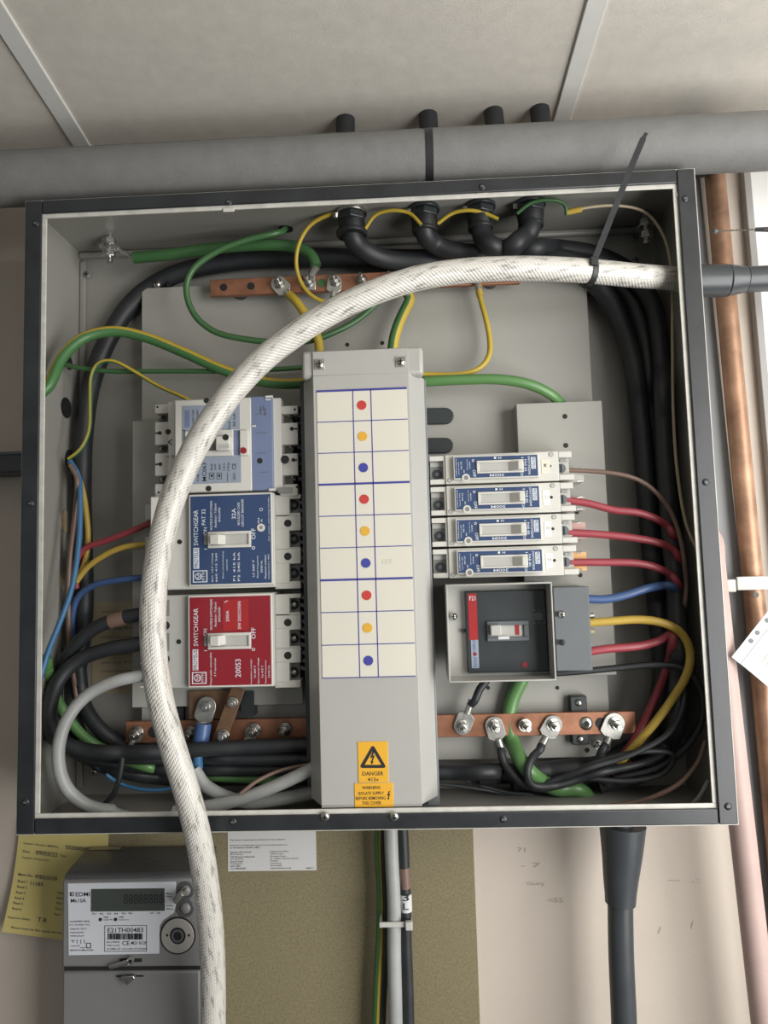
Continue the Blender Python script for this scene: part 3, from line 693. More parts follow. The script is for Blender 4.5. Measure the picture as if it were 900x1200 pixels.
    lg = MB().pbox(px0+3.2, py1-42, px0+9.8, py1-17.5, Yt2, Yt2+0.0002).build('logo_box', M['ink_white'], lb)
    MB().ptext('PROTEUS', px0+6.5, py1-29.8, Yt2-0.0002, 4.6, 22.5, 'up').build('lettering', M[face], lg, smooth=False)
    lettering(lb, items, Yt2)
    sub(c, lb, Yt2)
    return c
def sub_blue(c, lb, Y):
    q = P(306, 618.3, Y); o = MB().ring(q, 0.0018, 0.0042, Y-0.0008, Y+0.0004).build('dial_ring', M['white_plastic'], lb); MB().cyl((q.x, Y+0.0002, q.z), (q.x, Y-0.0006, q.z), 0.0019, 12).build('dial', M['pocket'], o)
    q = P(306, 597, Y); MB().ring(q, 0.0013, 0.0018, Y, Y+0.0002, 12).build('approval_mark', M['ink_white'], lb)
    hole(c, 210.5, 635, 0.034, 0.0026)
    for py in (583, 614): MB().pbox(182, py-6, 196, py+7, 0.0465, YL).build('terminal_wall', M['white_plastic'], c, bevel=0.0006)
    for py in (600, 638, 674): MB().pbox(170, py-9, 196, py+9, 0.056, YL).build('terminal_pocket', M['grey_plastic'], c, bevel=0.0006)
moulded_breaker('white three pole breaker with navy blue label, middle of the left stack', 578.5, 691, 'label_blue', 176, (223.5, 580.5, 317.5, 684),
    [('SWITCHGEAR', 229.5, 618.5, 5.4, 42), ('PAT 32', 238.5, 606, 4.6, 19), ('PROTEUS SWITCHGEAR', 247.5, 604, 2.6, 35), ('Redditch / Telford', 252.5, 604, 2.6, 28), ('ENGLAND', 257, 603, 2.6, 17),
     ('32A', 274, 602, 5.0, 12.5), ('MOULDED CASE', 279.6, 602, 2.8, 27), ('CIRCUIT BREAKER', 284.2, 601, 2.8, 33), ('ON', 240.5, 622.5, 4.4, 9), ('I', 241, 643.5, 3.4, 0.8), ('OFF', 297, 625.5, 5.0, 13), ('0', 297, 642, 4.2, 4),
     ('Set when adjusting handle', 315, 608, 1.8, 52), ('IEC 157 rating', 249, 665, 2.2, 34), ('660 415 240', 253.5, 665, 2.2, 34), ('Short circuit breaking', 261.5, 662, 2.2, 32), ('capacity', 266, 662, 2.0, 14),
     ('P1 415 kA', 274.5, 664, 2.8, 34), ('P2 240 kA', 279.8, 664, 2.8, 34), ('Ui 660 V', 297, 666, 2.6, 20), ('Rated frequency', 302, 664, 2.4, 26), ('50/60 Hz', 306.5, 664, 2.4, 14), ('Maximum ambient', 311, 664, 2.4, 28), ('temperature 40C', 315, 664, 2.2, 30), ('IN', 303, 610, 2.2, 6), ('A', 306.5, 610, 2.2, 4)], sub_blue)
def sub_red(c, lb, Y):
    s_ = MB().pbox(261, 702.5, 291, 738.5, Y, Y+0.0003).build('rating_sticker', M['label_red2'], lb)
    lettering(s_, [('200A', 266.5, 722, 3.6, 13), ('SW DISCONN', 280.5, 721, 3.8, 32)], Y-0.0002)
    mb = MB()
    for i in range(6):
        a0, a1 = PI*0.5 + i*0.15, PI*0.5 + (i+1)*0.15; x = P(262.5, 706, Y)
        mb.add([(x.x+0.004+0.0048*math.cos(t), Y-0.0002, x.z-0.003+0.0048*math.sin(t)) for t in (a0, a1)] + [(x.x+0.004+0.0040*math.cos(t), Y-0.0002, x.z-0.003+0.0040*math.sin(t)) for t in (a1, a0)], [(0,1,2,3)])
    mb.build('sticker_curl', M['ink_white'], s_, smooth=False)
    hole(c, 209.5, 752, 0.034, 0.0026)
    for py, h in ((712.5, 9.5), (752.5, 10.5), (791, 10)):
        MB().pbox(180, py-h, 198.5, py+h, 0.0336, 0.036).build('terminal_window', M['pocket'], c)
    for py in (733, 772.5): hole(c, 194, py, 0.034, 0.0046)
    MB().pbox(167.5, 702, 181, 806, 0.046, YL).build('terminal_shroud', M['white_plastic'], c, bevel=0.0008)
    for py in (700, 728, 738, 766, 777, 805): MB().pbox(164.5, py-0.9, 168, py+0.9, 0.046, 0.075).build('shroud_fin', M['white_plastic'], c)
moulded_breaker('grey three pole switch with crimson label, lowest of the left stack', 695, 807, 'label_red', 180, (222.5, 699, 317.5, 803),
    [('SWITCHGEAR', 229.5, 735, 5.4, 44), ('PROTEUS SWITCHGEAR', 247.5, 720, 2.6, 36), ('Redditch / Telford', 252.5, 720, 2.6, 28), ('ENGLAND', 257, 720, 2.6, 17), ('200S3', 279, 783, 6.4, 21), ('ON', 240.5, 741, 4.4, 8), ('I', 241, 762.5, 3.4, 0.8),
     ('OFF', 297, 742, 5.2, 13), ('0', 297, 761, 4.2, 3.6), ('Fitted with removable', 247, 784, 2.3, 38), ('3 P terminals', 252, 782, 2.3, 21), ('Insulation voltage', 294.5, 787, 2.4, 28), ('Ui 660 V', 298.6, 787, 2.4, 14), ('Operational voltage', 303, 786, 2.4, 30), ('Ue 415 V', 307.3, 787, 2.4, 14), ('Rated frequency', 311.5, 787, 2.2, 26), ('50/60 Hz', 315.2, 787, 2.0, 14)], sub_red)

# ================================================================== four single pole breakers right of the cover
YM = 0.030
def single_pole():
    c = thing('single_pole_breaker', P(588, 566, YR), 'x', 'breaker')
    Zs = lambda x: 0
    dz = lambda px: 0
    cx0, cx1, cz0, cz1 = R(503.5, 531, 672.5, 565.3, YM+0.006)
    zc = (cz0+cz1)/2; hh = (cz1-cz0)/2
    X = lambda px, Y=YM: P(px, 548, Y).x
    k = (YM - CP.y)/F
    Z = lambda dy: zc - dy*k                                            # dy in pixels below the centre line
    body = MB().box(X(522, YM+.006), X(655, YM+.006), YM+0.006, YR, cz0, cz1).build('body', M['white_plastic'], c, bevel=0.0007)
    # left terminal end
    mb = MB().box(X(503.5, YM+.008), X(522.3, YM+.008), YM+0.008, YR, Z(-17), Z(-11)).box(X(503.5, YM+.008), X(522.3, YM+.008), YM+0.008, YR, Z(11), Z(17)).box(X(519.5, YM+.008), X(522.3, YM+.008), YM+0.008, YR, Z(-11), Z(11))
    mb.build('terminal_end', M['white_plastic'], c, bevel=0.0005)
    pk = MB().box(X(503.8, YM+.016), X(520, YM+.016), YM+0.016, YR, Z(-11.2), Z(11.2)).build('terminal_pocket', M['pocket'], c)
    MB().box(X(504.2, YM+.015), X(519, YM+.015), YM+0.015, YM+0.016, Z(-10.5), Z(-5)).build('pocket_lip', M['grey_plastic'], pk)
    x = X(512, YM+.016); MB().cyl((x, YM+0.0165, Z(4)), (x, YM+0.0152, Z(4)), 0.0052, 18).build('terminal_screw', M['black_plastic'], pk); MB().cyl((x, YM+0.0155, Z(4)), (x, YM+0.0148, Z(4)), 0.0020, 10).build('screw_slot', M['slate'], pk)
    # right end with notch
    mb = MB().box(X(655, YM+.006), X(670.5, YM+.006), YM+0.006, YR, Z(-17), Z(-9.8)).box(X(655, YM+.006), X(672.5, YM+.006), YM+0.006, YR, Z(10.5), Z(17))
    mb.build('terminal_end', M['white_plastic'], c, bevel=0.0005)
    o = MB().box(X(654, YM+.010), X(667.5, YM+.010), YM+0.013, YR, Z(-10), Z(10.6)).build('terminal_pocket', M['grey_plastic'], c)
    x = X(657.5, YM+.012); MB().cyl((x, YM+0.0135, Z(2.2)), (x, YM+0.0120, Z(2.2)), 0.0050, 20).build('terminal_screw', M['slate'], o); MB().box(x-0.0006, x+0.0006, YM+0.0112, YM+0.0121, Z(2.2)-0.004, Z(2.2)+0.004).build('screw_slot', M['hole'], o)
    MB().box(X(659), X(668), YM+0.010, YM+0.0128, Z(-8), Z(-5.6)).build('terminal_clip', M['steel'], o)
    # label plate with raised white rim
    x0, x1 = X(531.5), X(631.5)
    fr = MB().box(x0, x1, YM, YM+0.006, Z(-14.6), Z(13.2)).build('label_frame', M['white_plastic'], c, bevel=0.0005)
    lb = MB().box(x0+0.0014, x1-0.0012, YM-0.0004, YM, Z(-13), Z(11.7)).build('label_plate', M['label_blue'], c)
    tf = MB().frame((X(558.5), X(613.5), Z(-8), Z(7.2)), (X(561.5), X(611), Z(-5.4), Z(5.0)), YM-0.0022, YM-0.0003).build('toggle_frame', M['white_plastic'], c, bevel=0.0004)
    MB().box(X(561.2), X(611.3), YM-0.0007, YM-0.0003, Z(-5.6), Z(5.2)).build('toggle_slot', M['grey_plastic'], tf)
    a, b = X(598), X(610.5)
    MB().add([(a-0.002, YM-0.0006, Z(5)), (b, YM-0.0006, Z(5)), (b+0.001, YM-0.010, Z(5)), (b-0.004, YM-0.010, Z(5)), (a-0.002, YM-0.0006, Z(-5.2)), (b, YM-0.0006, Z(-5.2)), (b+0.001, YM-0.010, Z(-5.2)), (b-0.004, YM-0.010, Z(-5.2))],
             [(0,1,2,3),(7,6,5,4),(0,4,5,1),(1,5,6,2),(2,6,7,3),(3,7,4,0)]).build('toggle', M['white_plastic'], tf, bevel=0.0006)
    q = Vector((X(545.5), YM, Z(11.5))); o = MB().ring(q, 0.0024, 0.0042, YM-0.0012, YM, 18).build('dial_ring', M['white_plastic'], lb); MB().cyl((q.x, YM, q.z), (q.x, YM-0.0008, q.z), 0.0025, 14).build('dial', M['pocket'], o)
    lg = MB().box(X(622.5), X(627.8), YM-0.0007, YM-0.0004, Z(3.5), Z(-10.5)).build('logo_box', M['ink_white'], lb)
    def txt(par, rows, m='ink_white'):
        mb = MB()
        for t, px, dy, h, l, d in rows:
            rt, u = {'h': ((1,0,0),(0,0,1)), 'down': ((0,0,-1),(1,0,0)), 'flip': ((-1,0,0),(0,0,-1))}[d]
            mb.textfit(t, (X(px), YM-0.0009, Z(dy)), rt, u, h*k, l*k)
        return mb.build('lettering', M[m], par, smooth=False)
    txt(lg, [('PROTEUS', 625.2, -3.5, 3.6, 13, 'down')], 'label_blue')
    rows = [('SWITCHGEAR', 620, -0.5, 2.6, 22, 'down'), ('ON', 611, 10.2, 3.4, 5.5, 'down'), ('OFF', 555.5, 6.8, 3.6, 8.5, 'down'), ('0', 554.5, -8.6, 3.2, 3, 'down'), ('H', 586, -10.8, 2.8, 3.2, 'h'), ('I', 580.5, -10.8, 2.4, 2.6, 'h'), ('300M', 582, 9.6, 3.2, 17, 'flip'),
            ('Redditch England', 534.5, -1, 1.5, 20, 'down'), ('type tested', 537.5, 0, 1.5, 15, 'down'), ('IEC 898', 540.5, -3, 1.6, 9, 'down'), ('max amb temp', 547.5, -4, 1.5, 13, 'down'), ('40C', 550.3, -3, 1.4, 9, 'down'), ('IN', 543.5, 4, 1.7, 3, 'down'), ('I', 612.5, -10, 2.6, 0.8, 'down')]
    txt(lb, rows)
    for px, dy in ((526.5, 13.2), (646.5, -13.8)):
        q = Vector((X(px, YM+.006), YM+0.006, Z(dy))); o = MB().ring(q, 0.0019, 0.0024, YM+0.0054, YM+0.0062, 16).build('rivet_ring', M['pocket'], c); MB().cyl((q.x, YM+0.0062, q.z), (q.x, YM+0.0055, q.z), 0.0019, 14).build('rivet', M['grey_plastic'], o)
    x = X(644.5, YM+.006); MB().cyl((x, YM+0.0064, Z(0)), (x, YM+0.0057, Z(0)), 0.0016, 12).build('hole', M['hole'], c)
    return c, txt, X, Z
sp, txt, X, Z = single_pole()
zA, zB_ = P(588, 548, YM).z, P(598, 659, YM).z
pitch = (zA - zB_)/3
names = ['topmost single pole blue label breaker, cream sticker, brown wire, right of cover', 'second single pole blue label breaker from top, right of the cover', 'third single pole blue label breaker from top, right of the cover', 'lowest single pole blue label breaker, directly above the black breaker']
poles = []
for i in range(4):
    c = sp if i == 0 else copy_tree(sp)
    c['label'] = names[i]; c['group'] = 'single pole breakers right of the cover'
    poles.append(c)
for i in range(1, 4): poles[i].location.z -= pitch*i
# what differs: rating and sticker
for i, c in enumerate(poles):
    dz = -pitch*i
    rt, u = (0,0,-1), (1,0,0); k = (YM-CP.y)/F
    mb = MB(); mb.textfit('PAS 50' if i == 0 else 'PAB 80', Vector((X(615.8), YM-0.0009, Z(-1)+dz)), rt, u, 2.6*k, 14*k); mb.build('rating', M['ink_white'], c, smooth=False)
    x0, x1 = X(634.5, YM+.006), X(643.5, YM+.006)
    st = MB().box(x0, x1 + (0.001 if i == 0 else -0.001), YM+0.0055, YM+0.0060, Z(9)+dz, Z(-8.5)+dz).build('sticker', M['card'] if i == 0 else M['sticker'], c)
    MB().textfit(('M', 'L1', 'H', 'H')[i], Vector(((x0+x1)/2, YM+0.0052, Z(-1)+dz)), (0,0,-1) if i == 0 else (1,0,0), (1,0,0) if i == 0 else (0,0,1), 4*k, 3.5*k).build('lettering', M['pencil'], st, smooth=False)
# terminal pins and shrouds behind the outgoing ends
for i, (py, m, h) in enumerate(((557, 'grey_plastic', 8), (590, 'grey_plastic', 8), (622, 'pinkish', 10), (658, 'orange', 11))):
    o = MB().pbox(666, py-h, 684+i*1.2, py+h, YM+0.022, YR).build('terminal_shield', M[m], poles[i], bevel=0.0006)
    for d in (-h+1, h-1): 
        a = P(676, py+d, YM+0.016); b = P(682, py+d-1, YM+0.016); MB().cyl(a, b, 0.0011, 8).build('spring_pin', M['steel'], o)

# ================================================================== black breaker in its grey collar
bb = thing('circuit_breaker', P(600, 795, YR), 'black breaker with red tab inside an open grey collar, below the single poles', 'breaker')
YO, YK = 0.010, 0.036
o = R(524.2, 683.5, 649.5, 799, YO); tw = 0.0016
col = MB().frame(o, (o[0]+tw, o[1]-tw, o[2]+tw, o[3]-tw), YO, YR).build('collar', M['paint_cover'], bb, bevel=0.0004)
MB().box(o[0]+tw, o[1]-tw, YK+0.008, YK+0.0095, o[2]+tw, o[3]-tw).build('collar_floor', M['paint_cover'], col)
screw(col, 531.5, 722.5, YK+0.004, 0.0042, h=0.004)
fz = R(546.5, 691.5, 645, 788, YK)
face = MB().box(fz[0], o[1]-tw-0.0006, YK, YR, fz[2], fz[3]).build('face', M['black_plastic'], bb, bevel=0.0012)
MB().pbox(540.5, 737, 547, 741, YK+0.004, YK+0.012).build('latch', M['black_plastic'], bb)
YKf = YK-0.0005
tab = MB().pbox(549, 695.5, 559.3, 750, YKf, YK).build('red_tab', M['label_red2'], bb); tab['label'] = 'red vertical tab'
lettering(tab, [('F21', 553.5, 701, 5, 7, 'h')], YKf-0.0002)
ld = MB().pbox(552.3, 750, 561, 783, YKf, YK).build('logo_strip', M['label_pale'], bb)
lettering(ld, [('CARLO', 555.5, 757, 3.4, 13), ('WAV', 557, 776, 4.6, 12)], YKf-0.0002, 'blue'); MB().disc(556.5, 766.5, YKf, 0.0019, 0.0003).build('logo_dot', M['label_red'], ld)
tf = MB().frame(R(570.5, 727.5, 619.5, 751, YK), R(574.5, 732.5, 613.5, 746, YK), YK-0.003, YK).build('toggle_frame', M['slate'], bb, bevel=0.0006)
MB().pbox(574.5, 732.5, 613.5, 746, YK-0.0004, YK).build('toggle_slot', M['grey_plastic'], tf)
MB().pbox(575, 732.6, 587.5, 745, YK-0.009, YK).build('toggle', M['grey_plastic'], tf, bevel=0.001)
MB().pbox(603.5, 732.5, 608.5, 744, YK-0.0007, YK).build('flag', M['label_red2'], tf); MB().pbox(584, 745.8, 597, 749.2, YK-0.0036, YK-0.003).build('flag', M['white_paper'], tf)
MB().disc(615, 779, YK, 0.0030, 0.0008).build('test_button', M['label_red'], bb)
mb = MB()
for x in (626, 632, 637.5):
    for y in (715, 720, 726, 730): 
        if (x, y) != (632, 720): mb.pbox(x-1.3, y-0.5, x+1.3, y+0.5, YKf, YK)
mb.build('lettering', M['slate'], bb); MB().disc(631, 722, YK, 0.0042, 0.0006).build('dial', M['slate'], bb)
sh = MB().pbox(650, 687.5, 692.5, 786.5, 0.030, YR).build('terminal_shield', M['slate'], bb, bevel=0.0012)
for py in (719.5, 752.5):
    MB().pbox(650.5, py-3, 660, py+3, 0.0294, 0.030).build('slot', M['hole'], sh)
screw(sh, 658.5, 720, 0.030, 0.0042, h=0.0035); screw(sh, 659, 753, 0.0298, 0.0030, m='black_plastic')
for py in (721.5, 740):
    MB().cyl(P(690, py, 0.050), P(696, py, 0.050), 0.0030, 12).build('terminal_screw', M['tan'] if py > 730 else M['steel'], sh)

# ================================================================== copper bars
YBR = 0.082
def bar(name, a, b, hpx, label, bolts, skip=()):
    pa, pb = P(*a, YBR), P(*b, YBR); h = hpx*(YBR-CP.y)/F/2; z = (pa.z+pb.z)/2
    root = thing(name, ((pa.x+pb.x)/2, YBR, z-h), label, 'busbar', None)
    MB().box(pa.x, pb.x, YBR, YBR+0.006, z-h, z+h).build('bar', M['copper'], root, bevel=0.0006)
    return root, z, h
tbz = thing
top_bar, ztb, htb = bar('copper_bar', (246, 337), (609, 322), 21, 'upper copper bar with bolts behind the white cable', None)
def at_bar(px, z, Y): 
    p = P(px, 330, Y); 
    return Vector((p.x, Y, z))
for px in (262, 294): 
    p = at_bar(px, ztb, YBR); MB().cyl(p + Vector((0,0.0004,0)), p + Vector((0,-0.0004,0)), 0.0044, 16).build('bolt_hole', M['hole'], top_bar)
TB = {}
for px in (327, 361, 392, 424, 457, 524, 558):
    p = at_bar(px, ztb + (0 if px != 558 else 0.004), YBR-0.002); TB[px] = p; stud(top_bar, p, k=0.92, tilt=(-0.001, 0.0025))
p = at_bar(377, ztb, YBR); MB().cyl(p + Vector((0,0.0004,0)), p + Vector((0,-0.0006,0)), 0.0050, 16).build('green_mark', M['green'], top_bar)
p = at_bar(592, ztb, YBR); MB().cyl(p + Vector((0,0.0004,0)), p + Vector((0,-0.0004,0)), 0.0044, 16).build('bolt_hole', M['hole'], top_bar)
for px in (278, 576): 
    p = at_bar(px, ztb, YBR); MB().cyl(p + Vector((0, 0.006, 0)), (p.x, YP, p.z), 0.009, 16).build('insulator', M['black_plastic'], top_bar)

bot_bar, zbb, hbb = bar('copper_bar', (147, 860), (745, 845), 25, 'lower copper bar with lugged bolts along the enclosure bottom', None)
def at_low(px, Y=YBR, dz=0.0): p = P(px, 850, Y); return Vector((p.x, Y, zbb+dz))
LB = {}
for px, dz in ((161, 0), (224, -.001), (298, .001), (334, .001), (542, 0), (579, 0), (615, 0), (648, 0), (720, 0)):
    p = at_low(px, YBR-0.002, dz); LB[px] = p; stud(bot_bar, p, k=1.02, tilt=(0.002 if px > 400 else -0.001, -0.002))
p = at_low(687); o = MB().dome(p, 0.0075, 0.003, 20).build('bolt_head', M['steel'], bot_bar, bevel=0.0); MB().cyl(p + Vector((0,-0.0024,0)), p + Vector((0,-0.0034,0)), 0.0034, 6).build('hex_socket', M['hole'], o)
for px, r in ((180, 0.0062), (704, 0.0058)): p = at_low(px); MB().cyl(p + Vector((0,0.0004,0)), p + Vector((0,-0.0004,0)), r, 20).build('bolt_hole', M['hole'], bot_bar)
for px in (681, 260):
    p = at_low(px); o = MB().box(p.x-0.009, p.x+0.009, YBR+0.006, YP, p.z-hbb-0.012, p.z+hbb+0.016).build('insulator', M['black_plastic'], bot_bar, bevel=0.001)
    for dz in (hbb+0.009, -hbb-0.006): MB().dome((p.x, YBR+0.006, p.z+dz), 0.0042, 0.003).build('screw', M['steel'], o)
# slanting copper link with two bolts, and the upper stub bar
a, b = P(277, 814, YBR-0.010), P(258, 866, YBR-0.010)
d = (b-a).normalized(); s_ = Vector((d.z, 0, -d.x))*0.0075
lk = MB(); pol = [a - d*0.008 + s_, b + d*0.006 + s_, b + d*0.006 - s_, a - d*0.008 - s_]
ar = sum(pol[i].x*pol[(i+1) % 4].z - pol[(i+1) % 4].x*pol[i].z for i in range(4))
if ar < 0: pol.reverse()
lk.prism([(v.x, v.z) for v in pol], YBR-0.013, YBR-0.010); lk = lk.build('copper_link', M['dull_shaded_copper'], bot_bar, bevel=0.0005)
for px, py, k in ((273, 823, 0.85), (262, 862, 0.95)): 
    p = P(px, py, YBR-0.0132); stud(bot_bar, p, 'link_bolt', k)
p = P(243, 825, YBR); MB().box(p.x-0.020, p.x+0.026, YBR-0.002, YBR+0.004, p.z-0.016, p.z+0.015).build('stub_bar', M['dull_shaded_copper'], bot_bar, bevel=0.0005)  # shade on the stub bar is put into its darker copper
MB().box(p.x+0.038, p.x+0.052, YBR-0.002, YP, p.z-0.014, p.z+0.013).build('insulator', M['black_plastic'], bot_bar)
SB = P(243, 827, YBR-0.0035); stud(bot_bar, SB, 'stub_bolt', 1.05)

# ================================================================== cables: earths
# thick green across the top with a lug on the bar
c = cable('earth_cable', [(157, 302, .078), (200, 298, .075), (260, 290, .074), (320, 287, .074), (352, 291, .074), (366, 301, .072), (370, 312, .072)], 14, M['green'], 'thick green earth cable along the enclosure top, lugged to upper bar', 'cable')
a = P(371, 312, .072); S = TB[361]; lo = MB().cyl(a, S + Vector((0.004, -0.003, 0.008)), 0.0046, 14, 0.004).build('cable_lug', M['tin'], c); MB().box(S.x-0.006, S.x+0.009, S.y-0.0012, S.y+0.0012, S.z-0.009, S.z+0.010).build('lug_palm', M['tin'], lo, bevel=0.001)
a = P(157, 302, .078); b = P(130, 288, .080); MB().cyl(a, b + (a-b)*0.3, 0.0022, 10).cyl(b + (a-b)*0.35, b, 0.0040, 10, 0.005).build('cable_lug', M['tin'], c)
# green loop from the top grommet round and down behind the white cable
cable('earth_wire', [('w', (CGREEN.x, CGREEN.y, ZB+H-0.001)), (328, 272, .058), (290, 281, .052), (250, 297, .050), (224, 318, .050), (218, 340, .052), (227, 368, .056), (250, 388, .060), (290, 398, .064), (330, 401, .070), (365, 399, .078), (395, 388, .085), (420, 374, .090), (446, 350, .0885), (457, 326, .0885)], 7.5, M['green'], 'thin green wire looping down from a grommet in the enclosure top', 'wire')
# green-yellow from the left side, arching over
cable('earth_cable', [('w', (T, 0.012, P(52, 468, .012).z)), (57, 452, .016), (72, 420, .030), (98, 396, .045), (133, 388, .055), (170, 395, .062), (215, 413, .066), (260, 433, .068), (300, 446, .068), (335, 450, .066), (375, 448, .068), (415, 452, .075), (430, 470, .085)], 13, M['gy_split'], 'thick green and yellow earth cable arching from the left side', 'cable')
cable('earth_wire', [('w', (T+.001, 0.075, P(80, 426, .075).z)), (98, 432, .072), (130, 435, .074), (200, 435, .076), (270, 435, .076), (320, 433, .076), (400, 430, .08), (440, 440, .085)], 6, M['green'], 'thin dark green wire running straight from the upper left grommet', 'wire')
cable('earth_wire', [(80, 538, .060), (93, 528, .060), (104, 508, .062), (106, 470, .064), (107, 440, .064), (115, 425, .064), (130, 422, .064), (155, 434, .066), (185, 452, .068), (216, 466, .066), (232, 474, .072)], 4.5, M['gy_split2'], 'thin yellow and green wire rising from left grommet to white breaker', 'wire')
# yellow tails off the upper bar
def tail(name, stud_p, pts, dpx, m, label, lugm='tin', ang=None, w=0.0085, l=0.010, barrel=0.010, br=0.0035, cat='wire', ferrule=None):
    q0 = P(*pts[0]); d = q0 - stud_p; ang = math.degrees(math.atan2(d.z, d.x)) if ang is None else ang
    S = stud_p + Vector((0, -0.0003, 0))
    a = math.radians(ang); e = S + Vector((math.cos(a), 0, math.sin(a)))*(l+barrel*0.7)
    c = cable(name, [('w', e)] + pts, dpx, m, label, cat)
    lo, e1 = lug(c, S, ang, M[lugm], w, l, barrel, br)
    if ferrule: 
        dd = Vector((math.cos(a), 0, math.sin(a))); MB().cyl(S + dd*(l+barrel*0.45), S + dd*(l+barrel*1.6), br*1.15, 12).build('ferrule', M[ferrule], c)
    return c
tail('earth_wire', TB[327], [(346, 352, .076), (362, 375, .074), (373, 398, .074), (375, 425, .074), (380, 460, .080)], 11, M['gy_yellow'], 'stout yellow earth wire from leftmost lug of upper bar to cover', barrel=0.012, br=0.0042, w=0.0095, ferrule='yellow')
tail('earth_wire', TB[392], [(390, 352, .078), (405, 372, .080)], 8, M['gy_green'], 'short green wire below the upper copper bar beside small yellow ferrule', barrel=0.012)
tail('earth_cable', TB[457] + Vector((0.014, 0, 0)), [(480, 350, .080), (470, 372, .078), (462, 395, .076), (459, 420, .076), (455, 455, .080)], 13, M['gy_split'], 'thick green and yellow tail dropping from upper bar behind the cover', cat='cable', br=0.005, barrel=0.013)
tail('earth_wire', TB[558], [(563, 350, .080), (569, 372, .080), (574, 398, .080), (573, 418, .078), (560, 433, .074), (535, 439, .072), (500, 439, .070), (470, 440, .070), (445, 455, .08)], 6.5, M['gy_yellow'], 'yellow wire hanging from upper bar, curving left to the cover', barrel=0.012, ferrule='yellow')
cable('earth_wire', [(398, 347, .074), (388, 354, .072), (368, 349, .070), (354, 334, .068), (347, 312, .064), (350, 286, .058), (364, 263, .052), (385, 252, .048), (408, 249, .046)], 5, M['gy_yellow'], 'thin yellow wire loop from gland to the middle of upper bar', 'wire')
cable('earth_cable', [(440, 460, .082), (470, 449, .072), (500, 447, .066), (540, 445, .064), (590, 445, .064), (625, 452, .068), (648, 464, .076), (660, 476, .088)], 12.5, M['lime'], 'bright green earth cable from cover to the right hand tray', 'cable')

# glands in the top with the armoured cables through them
YG = 0.050
glx = [(412, 262), (497, 259), (563, 262), (622, 262)]
ZTOP = ZB+H-T
for i, (px, py) in enumerate(glx):
    c = P(px, py, YG); x = c.x
    gl = thing('cable_gland', (x, YG, ZTOP-0.03), ('leftmost black cable gland in the enclosure top', 'second black cable gland from left in the enclosure top', 'third black cable gland from left in the enclosure top', 'rightmost black cable gland in the enclosure top')[i], 'gland', 'glands in the enclosure top')
    MB().cyl((x, YG, ZTOP), (x, YG, ZTOP-0.004), 0.0175, 28).build('earth_tag', M['steel'] if i == 0 else M['black_plastic'], gl, bevel=0.0006)
    MB().cyl((x, YG, ZTOP-0.004), (x, YG, ZTOP-0.012), 0.0165, 6).build('lock_nut', M['black_plastic'], gl, bevel=0.0012)
    MB().cyl((x, YG, ZTOP-0.012), (x, YG, ZTOP-0.024), 0.0150, 22, 0.0135).build('gland_body', M['rubber'], gl, bevel=0.001)
    MB().cyl((x, YG, ZTOP-0.023), (x, YG, ZTOP-0.028), 0.0175 if i == 0 else 0.014, 22).build('seal_ring', M['rubber'], gl, bevel=0.0012)
    a = P(px+1, py, YG); MB().cyl((x-0.017, YG-0.006, ZTOP-0.004), (x-0.017, YG-0.006, ZTOP-0.010), 0.003, 6).build('tag_bolt', M['steel'], gl)
GL = [P(px, 262, YG).x for px, _ in glx]
r_c = 0.0105
def gl_cable(i, pts, lab):
    x = GL[i]
    up = P((405, 502, 578, 632)[i], (139, 150, 134, 128)[i], 0.077)
    q = [('w', (up.x, 0.077, ZC+0.01)), ('w', (up.x, 0.074, ZC-0.03)), ('w', (x, YG+0.006, ZTOP+0.014)), ('w', (x, YG, ZTOP-0.012)), ('w', (x, YG, ZTOP-0.030))] + pts
    return cable('armoured_cable', q, 0, M['cable_black'], lab, 'cable', 'black armoured cables', dia=0.022, n=14)
gl_cable(0, [(424, 291, .064), (448, 303, .078), (500, 307, .088), (560, 306, .092), (620, 305, .094), (676, 316, .094), (712, 350, .094), (738, 410, .094), (750, 490, .094), (757, 570, .094), (764, 650, .096), (772, 730, .098), (776, 800, .100), (760, 860, .102), (715, 892, .100), (650, 903, .095), (560, 908, .085)], 'black cable from leftmost gland sweeping right and down, innermost')
gl_cable(1, [(508, 285, .066), (530, 295, .080), (580, 298, .092), (640, 300, .100), (695, 315, .102), (735, 345, .102), (755, 400, .102), (763, 480, .104), (770, 560, .104), (776, 650, .106), (782, 740, .106), (780, 830, .106), (755, 890, .106), (690, 912, .104), (600, 916, .100)], 'black cable from second gland sweeping right and down the side')
gl_cable(2, [(572, 286, .070), (592, 295, .084), (640, 291, .100), (700, 300, .108), (745, 326, .110), (768, 370, .108), (777, 450, .104), (783, 540, .100), (788, 640, .098), (792, 740, .096), (790, 840, .094), (770, 895, .094), (700, 918, .092)], 'black cable from third gland joining the right hand bundle')
gl_cable(3, [(606, 284, .072), (588, 297, .086), (540, 302, .096), (470, 303, .104), (380, 302, .108), (280, 306, .110), (205, 322, .110), (160, 350, .110), (128, 395, .108), (107, 450, .104), (98, 510, .098), (96, 570, .094), (97, 640, .090), (98, 710, .088), (92, 770, .090), (84, 830, .094), (100, 880, .098), (160, 905, .098)], 'black cable from rightmost gland running left and down the far side')
cable('armoured_cable', [(700, 306, .085), (735, 322, .085), (762, 352, .084), (774, 420, .080), (778, 520, .078), (785, 620, .076), (792, 700, .076), (795, 790, .076), (790, 860, .080), (760, 900, .084)], 20, M['cable_black'], 'black cable nearest the right side of the enclosure', 'cable', 'black armoured cables')
